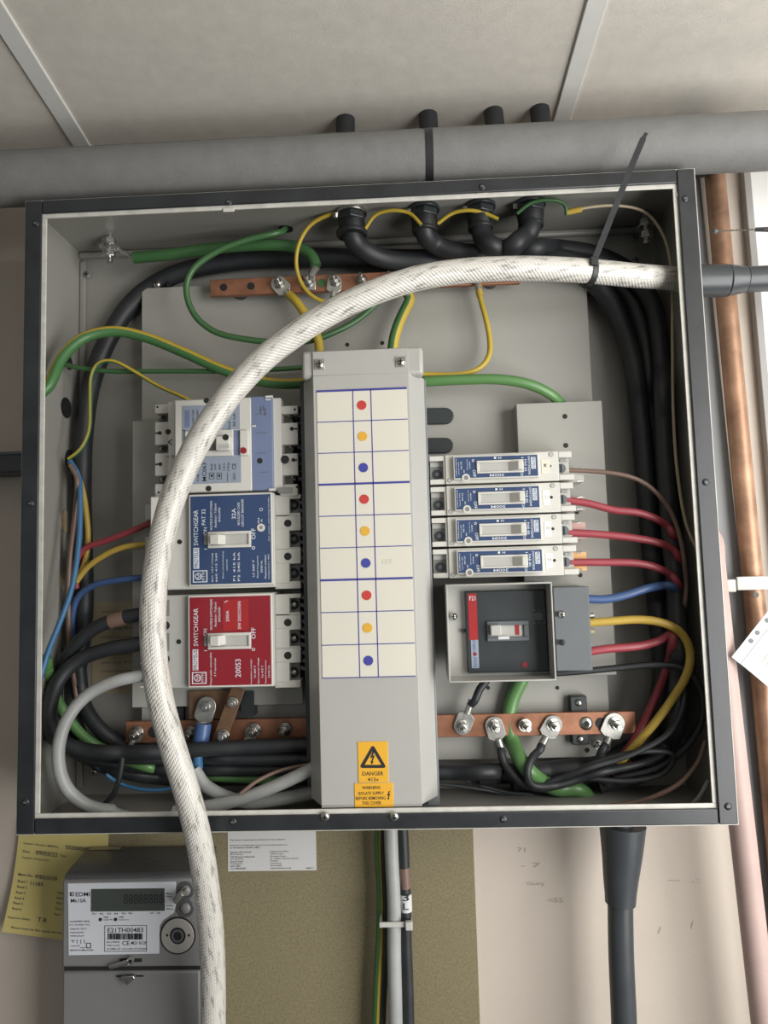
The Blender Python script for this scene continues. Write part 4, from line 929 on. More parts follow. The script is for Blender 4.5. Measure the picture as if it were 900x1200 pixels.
# earth links between the glands
for i, (pts, m, lab) in enumerate(((((428, 268, .046), (440, 252, .040), (460, 246, .036), (480, 250, .038), (494, 264, .036)), 'gy_yellow', 'yellow jumper arching from first gland to second gland'),
                                   (((513, 262, .046), (530, 250, .040), (550, 246, .036), (568, 250, .038), (584, 257, .036)), 'gy_yellow', 'yellow jumper arching from second gland to third gland'),
                                   (((606, 250, .040), (622, 238, .034), (645, 234, .032), (662, 240, .036), (664, 252, .040)), 'green', 'dark green jumper arching over the rightmost gland'),
                                   (((664, 249, .040), (690, 243, .036), (725, 241, .036), (757, 249, .040), (777, 275, .044), (786, 310, .046), (788, 400, .050), (789, 480, .052), (794, 555, .050), (806, 620, .042), ('w', (W-T, .034, P(816, 660, .034).z))), 'tan', 'pale yellow wire from rightmost gland down the right side'))):
    c = cable('earth_wire', list(pts), 4.6 if i != 3 else 3.6, M[m], lab, 'wire')
    if i == 3: MB().cyl(P(664, 249, .040), P(682, 245, .036), 0.0032, 10).build('ferrule', M['yellow'], c)
for px in (588, 655):
    pass

# ================================================================== cables: left
cable('phase_cable', [(82, 540, .074), (92, 558, .070), (94, 590, .060), (92, 640, .050), (84, 690, .040), (68, 735, .028), (57, 762, .018), (50, 785, .012), (43, 805, .010)], 6.5, M['light_blue'], 'light blue wire running down beside the left side', 'wire')
cable('phase_cable', [(82, 545, .066), (90, 560, .066), (88, 600, .070), (82, 650, .074), (80, 700, .074), (82, 760, .078), (90, 820, .084)], 6, M['brown'], 'brown wire hanging from the lower left grommet', 'wire')
cable('phase_cable', [(90, 690, .080), (88, 665, .078), (97, 644, .076), (120, 635, .074), (150, 624, .070), (188, 608, .066), (205, 602, .066)], 7.5, M['red'], 'red wire into the left side of navy blue breaker', 'wire', 'phase wires into the navy blue breaker')
cable('phase_cable', [(82, 541, .080), (95, 568, .085), (102, 610, .085), (103, 640, .085), (96, 670, .080), (88, 684, .075), (100, 667, .072), (120, 652, .070), (145, 641, .068), (190, 637, .066), (205, 637, .066)], 7, M['yellow'], 'yellow wire into the left side of navy blue breaker', 'wire', 'phase wires into the navy blue breaker')
cable('phase_cable', [(85, 760, .082), (85, 720, .078), (92, 698, .076), (112, 685, .074), (145, 679, .070), (190, 675, .066), (205, 674, .066)], 7.5, M['blue'], 'dark blue wire into the left side of navy blue breaker', 'wire', 'phase wires into the navy blue breaker')
p1 = cable('phase_cable', [(190, 716, .062), (165, 720, .062), (135, 726, .062), (105, 740, .060), (82, 765, .058), (66, 800, .058), (58, 845, .060), (75, 872, .062), (120, 885, .064), (200, 888, .066), (290, 889, .066), (370, 890, .064)], 16, M['cable_black'], 'black cable with brown band entering crimson switch, upper of two', 'cable')
a, b = P(146, 723.5, .062), P(129, 728, .062); MB().cyl(a, b, 0.0083, 16).build('brown_band', M['brown'], p1)
cable('phase_cable', [(190, 750, .060), (165, 754, .060), (130, 760, .058), (95, 772, .054), (70, 795, .052), (58, 830, .052), (62, 862, .052), (95, 878, .054), (160, 882, .056), (240, 878, .058), (320, 874, .060), (370, 872, .060)], 17, M['cable_black'], 'black cable entering crimson switch, lower of two', 'cable')
cable('phase_cable', [(195, 788, .058), (165, 792, .054), (130, 800, .046), (98, 818, .036), (76, 848, .026), (68, 885, .022), (76, 920, .026), (97, 941, .036), (125, 951, .046), (150, 958, .060)], 14.5, M['cable_grey'], 'grey cable looping from crimson switch round the bottom left corner', 'cable')
for i, pts in enumerate((((92, 780, .090), (100, 830, .088), (130, 865, .086), (180, 883, .086), (260, 893, .086), (370, 898, .080), (500, 905, .082), (600, 905, .088)),
                         ((84, 770, .100), (80, 840, .098), (110, 890, .096), (180, 910, .094), (280, 912, .092), (370, 912, .090), (480, 915, .092)),
                         ((75, 760, .090), (66, 820, .086), (80, 875, .078), (150, 897, .074), (260, 902, .072), (370, 900, .070)))):
    cable('phase_cable', list(pts), (17, 17, 15)[i], M['cable_black'], ('black cable in the middle of bundle along enclosure bottom', 'black cable at the back of bundle along enclosure bottom', 'thinner black cable at the front of bundle along enclosure bottom')[i], 'cable', 'black cables along the enclosure bottom')
cable('earth_cable', [(54, 770, .040), (60, 800, .060), (75, 835, .075), (100, 865, .080), (135, 885, .074), (170, 898, .072), (230, 908, .080), (340, 914, .080)], 12, M['lime'], 'green earth cable half hidden under the lower left bundle', 'cable')
cable('control_wire', [(144, 884, .046), (141, 905, .044), (136, 925, .044), (122, 944, .050)], 6.5, M['cable_black'], 'thin black wire end hanging below the lower left bundle', 'wire')
cable('control_wire', [(110, 895, .088), (140, 918, .086), (180, 926, .084), (215, 920, .082), (260, 905, .082)], 4.5, M['light_blue'], 'thin blue wire low in the bottom left corner', 'wire')
cable('phase_cable', [(372, 898, .034), (330, 918, .036), (290, 934, .038), (250, 944, .040), (205, 951, .046)], 15, M['cable_grey'], 'grey cable rising to the cover low in the enclosure', 'cable')
cable('phase_cable', [(228, 902, .060), (240, 920, .058), (262, 933, .054), (290, 940, .054), (330, 936, .056), (372, 928, .06)], 15, M['cable_grey'], 'grey cable bent low behind the white braided cable', 'cable')
cable('control_wire', [(282, 930, .030), (300, 916, .036), (325, 904, .044), (360, 896, .05)], 4.5, M['brown'], 'thin brown wire above the grey cable left of the cover', 'wire')
c = tail('neutral_wire', SB + Vector((0, -0.002, 0)), [(237, 866, .068), (232, 882, .064), (232, 900, .066)], 12, M['light_blue'], 'short blue cable on the bright lug beside the copper link', ang=-108, w=0.0105, l=0.014, barrel=0.016, br=0.0060, cat='cable')
MB().cyl(P(238.5, 848, .066), P(234.5, 874, .064), 0.0088, 14).build('blue_boot', M['blue'], c)
c = tail('earth_wire', LB[298], [(280, 878, .080), (268, 890, .085)], 7, M['yellow'], 'yellow ferruled wire on a lower bar bolt left of the cover', barrel=0.010, br=0.003, w=0.0075, l=0.008, ferrule='yellow')
c = tail('earth_wire', LB[161], [(150, 880, .080), (146, 890, .085)], 4, M['tan'], 'bare bright lug on the leftmost bolt of lower bar', barrel=0.008, br=0.003, w=0.0075, l=0.007)

# ================================================================== cables: right
def wire(pts, d, m, lab, cat='wire', grp=None): return cable('phase_wire', pts, d, M[m], lab, cat, grp)
wire([(664, 551, .046), (690, 552, .046), (722, 555, .044), (748, 562, .044), (768, 576, .046), (786, 600, .048), (797, 630, .050), (803, 670, .054), (803, 705, .070), (792, 740, .106), (784, 770, .112)], 5.2, 'brown', 'thin brown wire from the topmost single pole breaker')
wire([(664, 586, .046), (690, 590, .046), (720, 598, .046), (745, 600, .046), (765, 606, .048), (784, 618, .058), (790, 636, .080), (786, 665, .108), (780, 700, .112)], 8.5, 'red', 'red wire from second single pole breaker', 'wire', 'red wires from the single pole breakers')
wire([(664, 624, .046), (700, 626, .046), (740, 630, .046), (772, 636, .048), (790, 645, .058), (796, 662, .080), (788, 690, .108), (780, 730, .112)], 8.5, 'red', 'red wire from third single pole breaker', 'wire', 'red wires from the single pole breakers')
wire([(668, 659, .046), (710, 659, .046), (748, 660, .046), (772, 666, .048), (789, 676, .060), (796, 694, .082), (790, 720, .108), (782, 760, .112)], 8.5, 'red', 'red wire from the lowest single pole breaker', 'wire', 'red wires from the single pole breakers')
wire([(684, 702, .046), (712, 702, .046), (735, 697, .046), (760, 689, .048), (784, 686, .060), (795, 696, .084), (788, 720, .108), (780, 750, .112)], 9.5, 'blue', 'dark blue cable from the black breaker, bending up', 'cable')
wire([(686, 730, .046), (715, 728, .044), (750, 726, .042), (778, 730, .040), (799, 742, .040), (809, 764, .042), (805, 790, .044), (790, 816, .050), (765, 850, .058), (742, 876, .068), (725, 895, .080)], 9.5, 'yellow', 'yellow cable from the black breaker looping down past copper bar', 'cable')
wire([(686, 764, .048), (715, 760, .048), (750, 757, .050), (775, 750, .056), (788, 742, .066), (785, 770, .078), (775, 800, .080), (755, 845, .082), (735, 880, .084), (715, 905, .086)], 9.5, 'red', 'red cable from the black breaker dropping behind yellow one', 'cable')
wire([(610, 790, .060), (650, 789, .058), (690, 786, .058), (730, 782, .056), (770, 779, .052), (800, 783, .048), (818, 800, .046), (825, 825, .046), (820, 852, .050), (800, 880, .058), (770, 900, .068), (720, 912, .078)], 7.5, 'cable_black', 'thin black wire from under black breaker, looping at right side', 'wire')
cable('earth_cable', [(622, 770, .088), (612, 795, .088), (600, 820, .090), (596, 848, .090), (603, 876, .088), (616, 900, .084), (632, 914, .083), (655, 926, .088), (685, 936, .094), (725, 942, .098)], 17, M['lime'], 'thick bright green cable passing behind the lower copper bar', 'cable')
tail('neutral_cable', LB[542], [(556, 822, .074), (562, 808, .076), (572, 795, .080), (580, 780, .084)], 9, M['cable_black'], 'black tail rising from the lug right beside the cover', ang=68, w=0.0095, l=0.012, barrel=0.018, br=0.0040)
tail('neutral_cable', LB[579], [(587, 882, .074), (594, 900, .070), (608, 915, .068), (630, 924, .068), (660, 918, .070), (690, 907, .074), (740, 895, .080)], 9, M['cable_black'], 'black tail dropping from the second lug of lower bar', ang=-75, w=0.0100, l=0.012, barrel=0.018, br=0.0042)
tail('neutral_cable', LB[648], [(634, 877, .074), (622, 890, .070), (617, 906, .068), (622, 920, .066), (650, 921, .068), (700, 906, .072), (760, 892, .076), (800, 870, .076)], 9, M['cable_black'], 'black tail curling down from the third lug of lower bar', ang=-122, w=0.0100, l=0.012, barrel=0.018, br=0.0044)
tail('neutral_cable', LB[720], [(708, 876, .074), (702, 890, .074), (700, 905, .076), (712, 918, .08)], 10, M['cable_black'], 'black tail from the rightmost lug of lower bar', ang=-115, w=0.0115, l=0.013, barrel=0.018, br=0.0044)
for i, pts in enumerate((((680, 900, .060), (720, 887, .056), (760, 880, .054), (790, 884, .056), (780, 905, .060), (740, 915, .066), (690, 912, .07)), ((640, 918, .064), (690, 900, .058), (740, 884, .052), (785, 858, .048), (800, 830, .050), (802, 790, .056)))):
    cable('control_wire', list(pts), 6.5, M['cable_black'], ('thin black wire coiled at the lower right of enclosure', 'thin black wire sweeping up from bottom to the right side')[i], 'wire')
cable('control_wire', [(827, 868, .030), (818, 893, .030), (800, 915, .034), (775, 930, .042), (745, 940, .052), (715, 944, .06)], 5, M['brown'], 'pale brown wire curving across the bottom right corner', 'wire')
cable('control_wire', [(830, 915, .024), (822, 930, .026), (812, 942, .030), (800, 948, .036)], 5, M['trunking'], 'pale grey wire in the bottom right corner', 'wire')
cable('control_wire', [(505, 893, .088), (540, 912, .090), (580, 925, .092), (640, 936, .094), (700, 938, .094)], 4, M['cable_dark'], 'thin dark wire drooping right of the cover bottom', 'wire')
cable('control_wire', [(507, 918, .088), (545, 922, .090), (590, 930, .094), (640, 941, .096)], 4, M['cable_dark'], 'thin dark wire lowest right of the cover', 'wire')

# ================================================================== the white braided cable
wc_pts = [('w', (0.86, .045, P(900, 326, .045).z)), ('w', (0.76, .045, P(855, 328, .045).z)), ('w', (W, .045, P(818, 329, .045).z)), (793, 327, .036), (745, 323, .018), (693, 318, .002), (640, 315, -.010), (590, 315, -.018), (540, 318, -.024), (490, 326, -.030), (440, 342, -.034), (395, 362, -.036), (350, 389, -.038), (305, 424, -.040), (265, 468, -.042), (230, 522, -.044), (204, 580, -.045), (188, 640, -.046), (180, 700, -.046), (180, 760, -.046), (187, 815, -.045), (201, 870, -.043), (218, 925, -.040), (232, 980, -.028), (242, 1040, -.008), (248, 1100, .012), (250, 1160, .026), (250, 1230, .036), (249, 1300, .045), ('w', (P(247, 1400, .05).x, .052, ZB-0.8))]
wc = cable('braided_cable', wc_pts, 0, M['braid'], 'thick white braided cable arching over everything and down past the meter', 'cable', dia=0.0245, n=24, step=0.003)
a, b, e = Vector((W, .045, P(822, 329, .045).z)), Vector((0.745, .045, P(848, 329, .045).z)), Vector((0.765, .045, P(862, 328, .045).z))
shr = MB().cyl(a, b, 0.0175, 24, 0.0170).cyl(b, e, 0.0170, 24, 0.0135).build('end_boot', M['shroud'], wc, bevel=0.001); shr['label'] = 'dark grey heat shrink boot'
f_ = MB(); f_.cyl(e, Vector((0.95, .045, P(905, 326, .045).z)), 0.0136, 24); f_.build('outer_sheath', M['shroud'], wc)['label'] = 'dark grey outer sheath'
# black cable tie round it, long tail standing up
tc = P(691, 318.5, .002); tdir = (P(745, 323, .018) - P(640, 315, -.010)).normalized()
tie = thing('cable_tie', tc, 'black cable tie round white braided cable with long upright tail', 'cable tie')
mbt = MB(); nrm = Vector((0,-1,0)); nrm = (nrm - tdir*nrm.dot(tdir)).normalized(); bi = tdir.cross(nrm); n_ = 28
vs = []
for rr, off in ((0.0124, -0.0028), (0.0138, -0.0028), (0.0138, 0.0028), (0.0124, 0.0028)):
    for k in range(n_):
        t = 2*PI*k/n_; vs.append(tc + nrm*(math.cos(t)*rr) + bi*(math.sin(t)*rr) + tdir*off)
fs = []
for k in range(4):
    a_, b_ = k*n_, ((k+1) % 4)*n_; fs += [(a_+i, a_+(i+1) % n_, b_+(i+1) % n_, b_+i) for i in range(n_)]
mbt.add(vs, fs); mbt.build('loop', M['cable_black'], tie)
hd = P(696, 306, -.012); MB().box(hd.x-0.004, hd.x+0.004, hd.y-0.003, hd.y+0.006, hd.z-0.005, hd.z+0.004).build('head', M['cable_black'], tie, bevel=0.0008)
pth = spline([P(694, 311, -.012), P(702, 291, -.016), P(722, 240, -.026), (P(742, 190, -.034)), P(755, 160, -.038), P(757.5, 156, -.0385)], 0.004)
vs = []; fs = []
for i, p in enumerate(pth):
    t = (pth[min(i+1, len(pth)-1)] - pth[max(i-1, 0)]).normalized(); s_ = t.cross(Vector((0,-1,0))).normalized(); nn = s_.cross(t)
    w = 0.0030 if i < len(pth)-3 else 0.0018
    for a_, b_ in ((-1,-1), (1,-1), (1,1), (-1,1)): vs.append(p + s_*(a_*w) + nn*(b_*0.0007))
for i in range(len(pth)-1):
    for k in range(4): fs.append((i*4+k, i*4+(k+1) % 4, (i+1)*4+(k+1) % 4, (i+1)*4+k))
fs += [(3,2,1,0), tuple((len(pth)-1)*4+k for k in range(4))]
MB().add(vs, fs).build('tail', M['cable_black'], tie)

# ================================================================== pipes outside
YI = 0.020
ra = 0.0285
pa, pb = P(-60, 211.5, YI), P(960, 164.5, YI)
zi = (P(60, 206, YI).z + P(880, 168.5, YI).z)/2
sx = P(502.5, 185, YI).x
ip = thing('insulated_pipe', (0.35, YI, zi-ra), 'grey foam insulated pipe running across above the enclosure', 'pipe')
MB().cyl((-1.6, YI, zi), (sx-0.0015, YI, zi), ra, 40).build('foam_sleeve', M['foam'], ip, bevel=0.001)
MB().cyl((sx+0.0015, YI, zi), (2.2, YI, zi), ra*1.015, 40).build('foam_sleeve', M['foam'], ip, bevel=0.001)
MB().cyl((sx-0.0040, YI, zi), (sx+0.0040, YI, zi), ra*1.022, 40).build('joint_tape', M['tape'], ip)
MB().box(-1.6, sx-0.006, YI-ra*0.62-0.0003, YI-ra*0.60, zi+ra*0.785, zi+ra*0.795).build('sleeve_seam', M['foam'], ip)
# dark collar of the riser where it meets the ceiling
ca = P(832, 130, 0.055); MB().cyl((ca.x, 0.085, zi+0.012), (ca.x, 0.085, ca.z), 0.030, 28).build('riser_collar', M['rubber'], ip, bevel=0.006, seg=3)
def vpipe(name, xt, yt, xb, yb, wpx, Y, m, lab, zb=0.2, zt=None, cat='pipe'):
    a, b = P(xt, yt, Y), P(xb, yb, Y); d = (a-b)/(a.z-b.z); zt = ZC if zt is None else zt
    t, bo = a + d*(zt-a.z), a + d*(zb-a.z)
    o = MB().cyl(bo, t, wpx*(Y-CP.y)/F/2, 28).build(name, m, None, loc=bo); return tag(o, lab, cat)
vpipe('copper_pipe', 838.5, 215, 879, 650, 23, 0.112, M['copper_pipe'], 'tarnished copper pipe standing vertically right of the enclosure')
a, b = P(846.5, 760, .080), P(873.5, 1000, .080); d = (a-b)/(a.z-b.z); h0 = a + d*0.09; bo = a + d*(0.2-a.z)
hp = spline([bo, bo*0.5 + h0*0.5, h0, h0 + Vector((0.004, 0.010, 0.024)), h0 + Vector((0.006, 0.034, 0.036)), h0 + Vector((0.006, 0.070, 0.037))], 0.006)
tag(tube_mb(hp, 27*(0.08-CP.y)/F/2, 28).build('heating_pipe', M['painted_pipe'], None, loc=bo), 'pinkish painted pipe right beside enclosure edge, lower right', 'pipe')
a, b = P(829, 380, .122), P(893, 1000, .122); d = (a-b)/(a.z-b.z); t, bo = a + d*(ZC-a.z), a + d*(0.2-a.z)
tag(MB().prism([(bo.x-0.010, bo.z), (bo.x+0.010, bo.z), (t.x+0.010, t.z), (t.x-0.010, t.z)], 0.1238, YW).build('cable_trunking', M['trunking'], None, bevel=0.0008, loc=(bo.x, YW, bo.z)), 'narrow grey plastic trunking between enclosure and copper pipe', 'trunking')
# white strap across the pipes
st = thing('pipe_strap', P(875, 686, .09), 'white plastic strap across the pipes right of the enclosure', 'strap')
MB().pbox(864, 675, 930, 691, 0.092, 0.096).build('strap_band', M['pale_white'], st, bevel=0.0008)
MB().pbox(848, 679, 863, 694, 0.090, 0.102).build('strap_head', M['pale_white'], st, bevel=0.0012)
MB().cyl(P(886, 697, .098), P(886, 697, .092), 0.003, 12).build('screw', M['steel'], st)
# thin metal rod end above the boot
rd = cable('tie_wire', [(838, 271, .085), (860, 270, .075), (885, 269, .060), (905, 269, .050)], 1.6, M['steel'], 'thin stiff wire crossing in front of the copper pipe', 'wire')
MB().cyl(P(885, 269, .060), P(925, 268.5, .045), 0.0022, 10, 0.0034).build('rod_sleeve', M['cable_dark'], rd)
MB().dome(P(838, 271, .085), 0.0032, 0.003).build('rod_end', M['slate'], rd)
# dark bar to the left of the enclosure
lo = thing('cable_conduit', P(0, 555, .1), 'flat dark conduit entering the left side of enclosure', 'conduit')
x = P(-120, 543, .10).x; z0_, z1_ = P(12, 554, .10).z, P(12, 531.5, .10).z
MB().box(-1.6, 0.0, 0.095, YW, z0_, z1_).build('conduit_body', M['cable_dark'], lo, bevel=0.002)
MB().box(-1.6, 0.0, 0.093, 0.095, z1_-0.002, z1_+0.001).build('conduit_lip', M['slate'], lo)
# clear punched pocket with papers, right edge
pk = thing('document_pocket', P(880, 770, .05), 'clear punched document pocket with papers at the right edge', 'document')
YD = 0.055
def ppoly(pts, Yf, th_): return MB().pprism(pts, Yf, Yf+th_)
ppoly([(857.5, 770), (908, 706), (985, 766), (935, 832)], YD, 0.0006).build('pocket_sheet', M['clear'], pk)
ppoly([(868, 778), (912, 722), (985, 780), (940, 838)], YD-0.0006, 0.0005).build('paper_sheet', M['white_paper'], pk)
for px, py in ((880, 751), (887.5, 741.5), (899, 727)): MB().disc(px, py, YD, 0.0025, 0.0004).build('punched_hole', M['slate'], pk)
mb = MB()
for i in range(4):
    q = P(893+i*4, 776+i*5, YD-0.0008); mb.textfit('Inspection', q, Vector((0.62, 0, 0.78)), Vector((-0.78, 0, 0.62)), 0.002, 0.02, 0)
mb.build('lettering', M['pencil'], pk, smooth=False)

# ================================================================== cables under the enclosure
Yh = 0.095
def down(name, pts, d, m, lab, cat='cable'): return cable(name, pts, d, M[m], lab, cat)
zE = ZB + 0.004
down('drop_cable', [(445, 960, Yh+.015), (444, 990, Yh+.015), (447, 1050, Yh+.015), (446, 1100, Yh+.015), (443, 1160, Yh+.015), (441, 1260, Yh+.015), ('w', (P(441, 1300, Yh+.015).x, Yh+.015, ZB-1.0))], 11, 'gy_green', 'green earth cable dropping below enclosure, left in the tied bundle')
down('drop_cable', [(450, 960, Yh+.012), (450, 1000, Yh+.012), (452, 1060, Yh+.012), (452, 1120, Yh+.012), (449, 1180, Yh+.012), (447, 1260, Yh+.012), ('w', (P(447, 1300, Yh+.012).x, Yh+.012, ZB-1.0))], 8, 'cable_black', 'thin black cable between green and grey in the tied bundle')
down('drop_cable', [(458, 960, Yh), (459, 1000, Yh), (462, 1060, Yh), (462, 1110, Yh), (463, 1160, Yh), (465, 1260, Yh), ('w', (P(465, 1300, Yh).x, Yh, ZB-1.0))], 16, 'cable_grey', 'grey cable dropping below enclosure in the tied bundle')
bk = down('drop_cable', [(471, 960, Yh+.002), (473, 1000, Yh+.002), (475, 1060, Yh+.002), (476, 1110, Yh+.002), (478, 1160, Yh+.002), (480, 1260, Yh+.002), ('w', (P(480, 1300, Yh+.002).x, Yh+.002, ZB-1.0))], 13, 'cable_black', 'black cable with white number sleeve, right in the tied bundle')
MB().cyl(P(473.5, 1016, Yh+.002), P(475, 1040, Yh+.002), 0.0065, 16).build('worn_patch', M['brown'], bk)
a, b = P(475.2, 1047, Yh+.002), P(476, 1067, Yh+.002); MB().cyl(a, b, 0.0067, 18).build('number_sleeve', M['white_paper'], bk)
mb = MB(); q = P(475.6, 1057, Yh-.005); mb.textfit('3', q + Vector((0, 0, 0.0045)), (1,0,0), (0,0,1), 0.0075, 0.0075); mb.textfit('L', q - Vector((0, 0, 0.0048)), (1,0,0), (0,0,1), 0.007, 0.006); q2 = Vector((q.x, q.y-0.0001, q.z)); mb.build('lettering', M['ink_black'], bk, smooth=False)
ti = thing('cable_tie', P(465, 1085, Yh-.012), 'white cable tie round the hanging cables below the enclosure', 'cable tie')
a, b = P(446, 1083, Yh-.0095), P(477, 1086, Yh-.0095)
MB().box(a.x, b.x, Yh-0.0105, Yh-0.0085, a.z-0.0032, a.z+0.0022).build('band', M['pale_white'], ti, bevel=0.0005)
MB().box(a.x-0.001, a.x+0.0006, Yh-0.0105, Yh+0.022, a.z-0.0032, a.z+0.0022).box(b.x+0.004, b.x+0.0055, Yh-0.0105, Yh+0.022, a.z-0.0032, a.z+0.0022).build('band_return', M['pale_white'], ti)
MB().pbox(475, 1081, 483.5, 1091, Yh-0.014, Yh-0.008).build('head', M['pale_white'], ti, bevel=0.001)
# big black supply cable with its heat-shrink boot
sc = cable('supply_cable', [(727, 962, .070), (727, 1000, .070), (727, 1060, .070), (728, 1120, .070), (731, 1190, .070), (734, 1290, .070), ('w', (P(735, 1300, .07).x, .07, ZB-1.1))], 27.5, M['shroud'], 'thick dark grey supply cable dropping from enclosure bottom at right', 'cable', n=22)
q = [P(729.5, 966, .070), P(729, 1000, .070), P(727.5, 1030, .070), P(727, 1058, .070)]
o = tube_mb(spline(q, 0.006), lambda t: (25.5 - 9.0*min(1, t*1.05))*(0.07-CP.y)/F, 24).build('shrink_boot', M['shroud'], sc)
o['label'] = 'tapered heat shrink boot'

# ================================================================== meter
YE = 0.066
mt = thing('electricity_meter', P(156, 1200, YW), 'grey electricity meter with white label and display below the enclosure', 'meter')
x0, x1, z0, z1 = R(72.5, 1030, 236.5, 1136, YE)
zt = P(165, 993, YW-0.012).z
hood_profile = [(YE, z1), (YE+0.008, z1+0.006), (YE+0.025, zt-0.002), (YW-0.006, zt+0.002), (YW-0.006, z0), (YE, z0)]
# body: front block with chamfered left and right edges
MB().box(x0, x1, YE, YW-0.008, z0+0.002, z1).build('body', M['meter_grey'], mt, bevel=0.0025)
n_ = 6
pr = [(YE+0.001, z1-0.001), (YE+0.004, z1+0.004), (YE+0.020, z1+0.008), (YW-0.008, zt), (YW-0.008, z1-0.001)]
hx0, hx1 = x0+0.0003, x1-0.0003
vs = [(hx0, y, z) for y, z in pr] + [(hx1, y, z) for y, z in pr]
m_ = len(pr)
MB().add(vs, [tuple(range(m_)), tuple(range(2*m_-1, m_-1, -1))] + [(i, m_+i, m_+(i+1) % m_, (i+1) % m_) for i in range(m_)]).build('hood', M['meter_dark'], mt, bevel=0.003, seg=3)
sl = PZ(122, 1000, z1+0.012)
slp = (zt - (z1+0.008))/((YW-0.008) - (YE+0.020))
def hood_z(y): return z1+0.008 + slp*(y-(YE+0.020)) + 0.0006
ya, yb = YE+0.052, YE+0.060; xa, xb = P(106, 997, YE+0.056).x, P(142, 997, YE+0.056).x
MB().add([(xa, ya, hood_z(ya)), (xb, ya, hood_z(ya)), (xb, yb, hood_z(yb)), (xa, yb, hood_z(yb))], [(0,1,2,3)]).build('top_sticker', M['tan'], mt)
YQ = YE-0.0006
lab = MB().pprism([(79.5, 1035.5), (206, 1033), (206, 1061), (203.5, 1070), (191.5, 1078), (187, 1085), (186.5, 1117.5), (80.5, 1119.5)], YQ, YE).build('label_plate', M['silver_label'], mt)
lc = MB().pbox(106.5, 1041.5, 193, 1068, YQ-0.0006, YQ).build('display', M['lcd'], mt, bevel=0.0003)
mb = MB()
mb.ptext('88888888', 168, 1053.5, YQ-0.0008, 11, 46); mb.build('display_digits', M['ink_black'], lc, smooth=False)
mb = MB()
for t, x, y, h, l in (('EDMI', 97, 1048, 4.6, 16.5), ('Mk10A', 92, 1055.5, 4.2, 18), ('3x230/400V 50Hz', 93.5, 1079.8, 2.0, 23), ('0.5-10(100)A WC', 93.5, 1084, 2.0, 24), ('Class B  DC1', 91.5, 1088.5, 2.0, 19), ('1000imp/kWh', 90.5, 1093, 2.0, 16), ('1000imp/kvarh', 90.5, 1097, 2.0, 16), ('MADE IN MALAYSIA', 96, 1113.5, 1.9, 27),
                       ('E21TH00483', 147, 1090, 5.0, 41), ('R1', 110.5, 1070.8, 2, 4), ('R2', 119, 1070.8, 2, 4), ('R3', 128, 1070.8, 2, 4), ('R4', 136, 1070.6, 2, 4), ('R5', 145, 1070.4, 2, 4), ('R6', 153, 1070.2, 2, 4), ('kW', 178, 1070, 2, 4), ('LP', 186, 1070, 2, 4),
                       ('1000', 124, 1075, 1.8, 6), ('imp/kWh', 126.5, 1078, 1.8, 11), ('1000', 142, 1074.8, 1.8, 6), ('imp/kvarh', 145, 1078, 1.8, 12), ('CE', 147.5, 1105.3, 4.6, 8.5), ('M21 0120', 163, 1105, 3.4, 18), ('2012-450/56', 132.5, 1104, 1.8, 15), ('T10411-27-02', 132.5, 1108, 1.8, 15), ('IT-SP0012-R  LR-0120V-10-2250/60', 148.5, 1112, 1.8, 45), ('Menu', 198.5, 1047, 1.8, 7), ('Reset', 198.5, 1050.3, 1.8, 7), ('Display', 199, 1061.5, 1.8, 8), ('Select', 199, 1065, 1.8, 8)):
    mb.ptext(t, x, y, YQ-0.0003, h, l)
for i in range(34):
    x = 126.5 + i*1.22; w = random.choice((0.25, 0.4, 0.6)); mb.pbox(x-w, 1094, x+w, 1101, YQ-0.0003, YQ)
for a in ((122.5, 1084.5, 172, 1085), (122.5, 1114.5, 172, 1115), (122.5, 1084.5, 123, 1115), (171.5, 1084.5, 172, 1115), (101, 1105, 106.5, 1105.8), (101, 1110.5, 106.5, 1111.3), (101, 1105, 101.8, 1111), (105.7, 1105, 106.5, 1111), (83, 1102, 88, 1102.5), (85, 1102, 85.5, 1105), (90, 1101, 90.5, 1106), (94.5, 1101, 95, 1106), (98.5, 1101, 99, 1106), (83, 1108.5, 91, 1109), (92, 1107, 92.5, 1110), (94, 1110.5, 100, 1111), (82, 1045.5, 87, 1046.3), (82, 1047.5, 87, 1048.3), (82, 1049.4, 87, 1050.2), (82, 1045.5, 83.5, 1050)): mb.pbox(*a, YQ-0.0003, YQ)
mb.build('lettering', M['ink_black'], lab, smooth=False)
for px, py in ((117.7, 1077.5), (135.5, 1077.3)): MB().disc(px, py, YQ, 0.0018, 0.0004).build('pulse_window', M['hole'], mt)
for px, py in ((217.5, 1043.5), (217.5, 1064)):
    c = P(px, py, YE); o = MB().ring(c, 0.0062, 0.0092, YE-0.0012, YE+0.0004, 26).build('button_ring', M['meter_dark'], mt, bevel=0.0004)
    MB().dome(P(px, py, YE), 0.0061, 0.004).build('button', M['meter_grey'], o)
se = MB().cyl(P(205, 1056, YE-0.005), P(214, 1046, YE-0.008), 0.0034, 10).build('button_seal', M['tin'], mt, bevel=0.0005); MB().cyl(P(214, 1046, YE-0.008), P(218, 1042, YE-0.003), 0.0012, 8).build('seal_wire', M['steel'], se)
c = P(208.5, 1096, YE)
pr_ = MB().ring(c, 0.0085, 0.0175, YE-0.0018, YE+0.0004, 36).build('optical_port', M['port'], mt, bevel=0.0005)
MB().ring(c, 0.0176, 0.0190, YE-0.0008, YE+0.0004, 36).build('port_groove', M['hole'], pr_)
MB().cyl((c.x, YE, c.z), (c.x, YE-0.0012, c.z), 0.0084, 24).build('port_disc', M['hole'], pr_); MB().ring(c, 0.0045, 0.0066, YE-0.0020, YE-0.001, 20).build('port_ring', M['slate'], pr_)
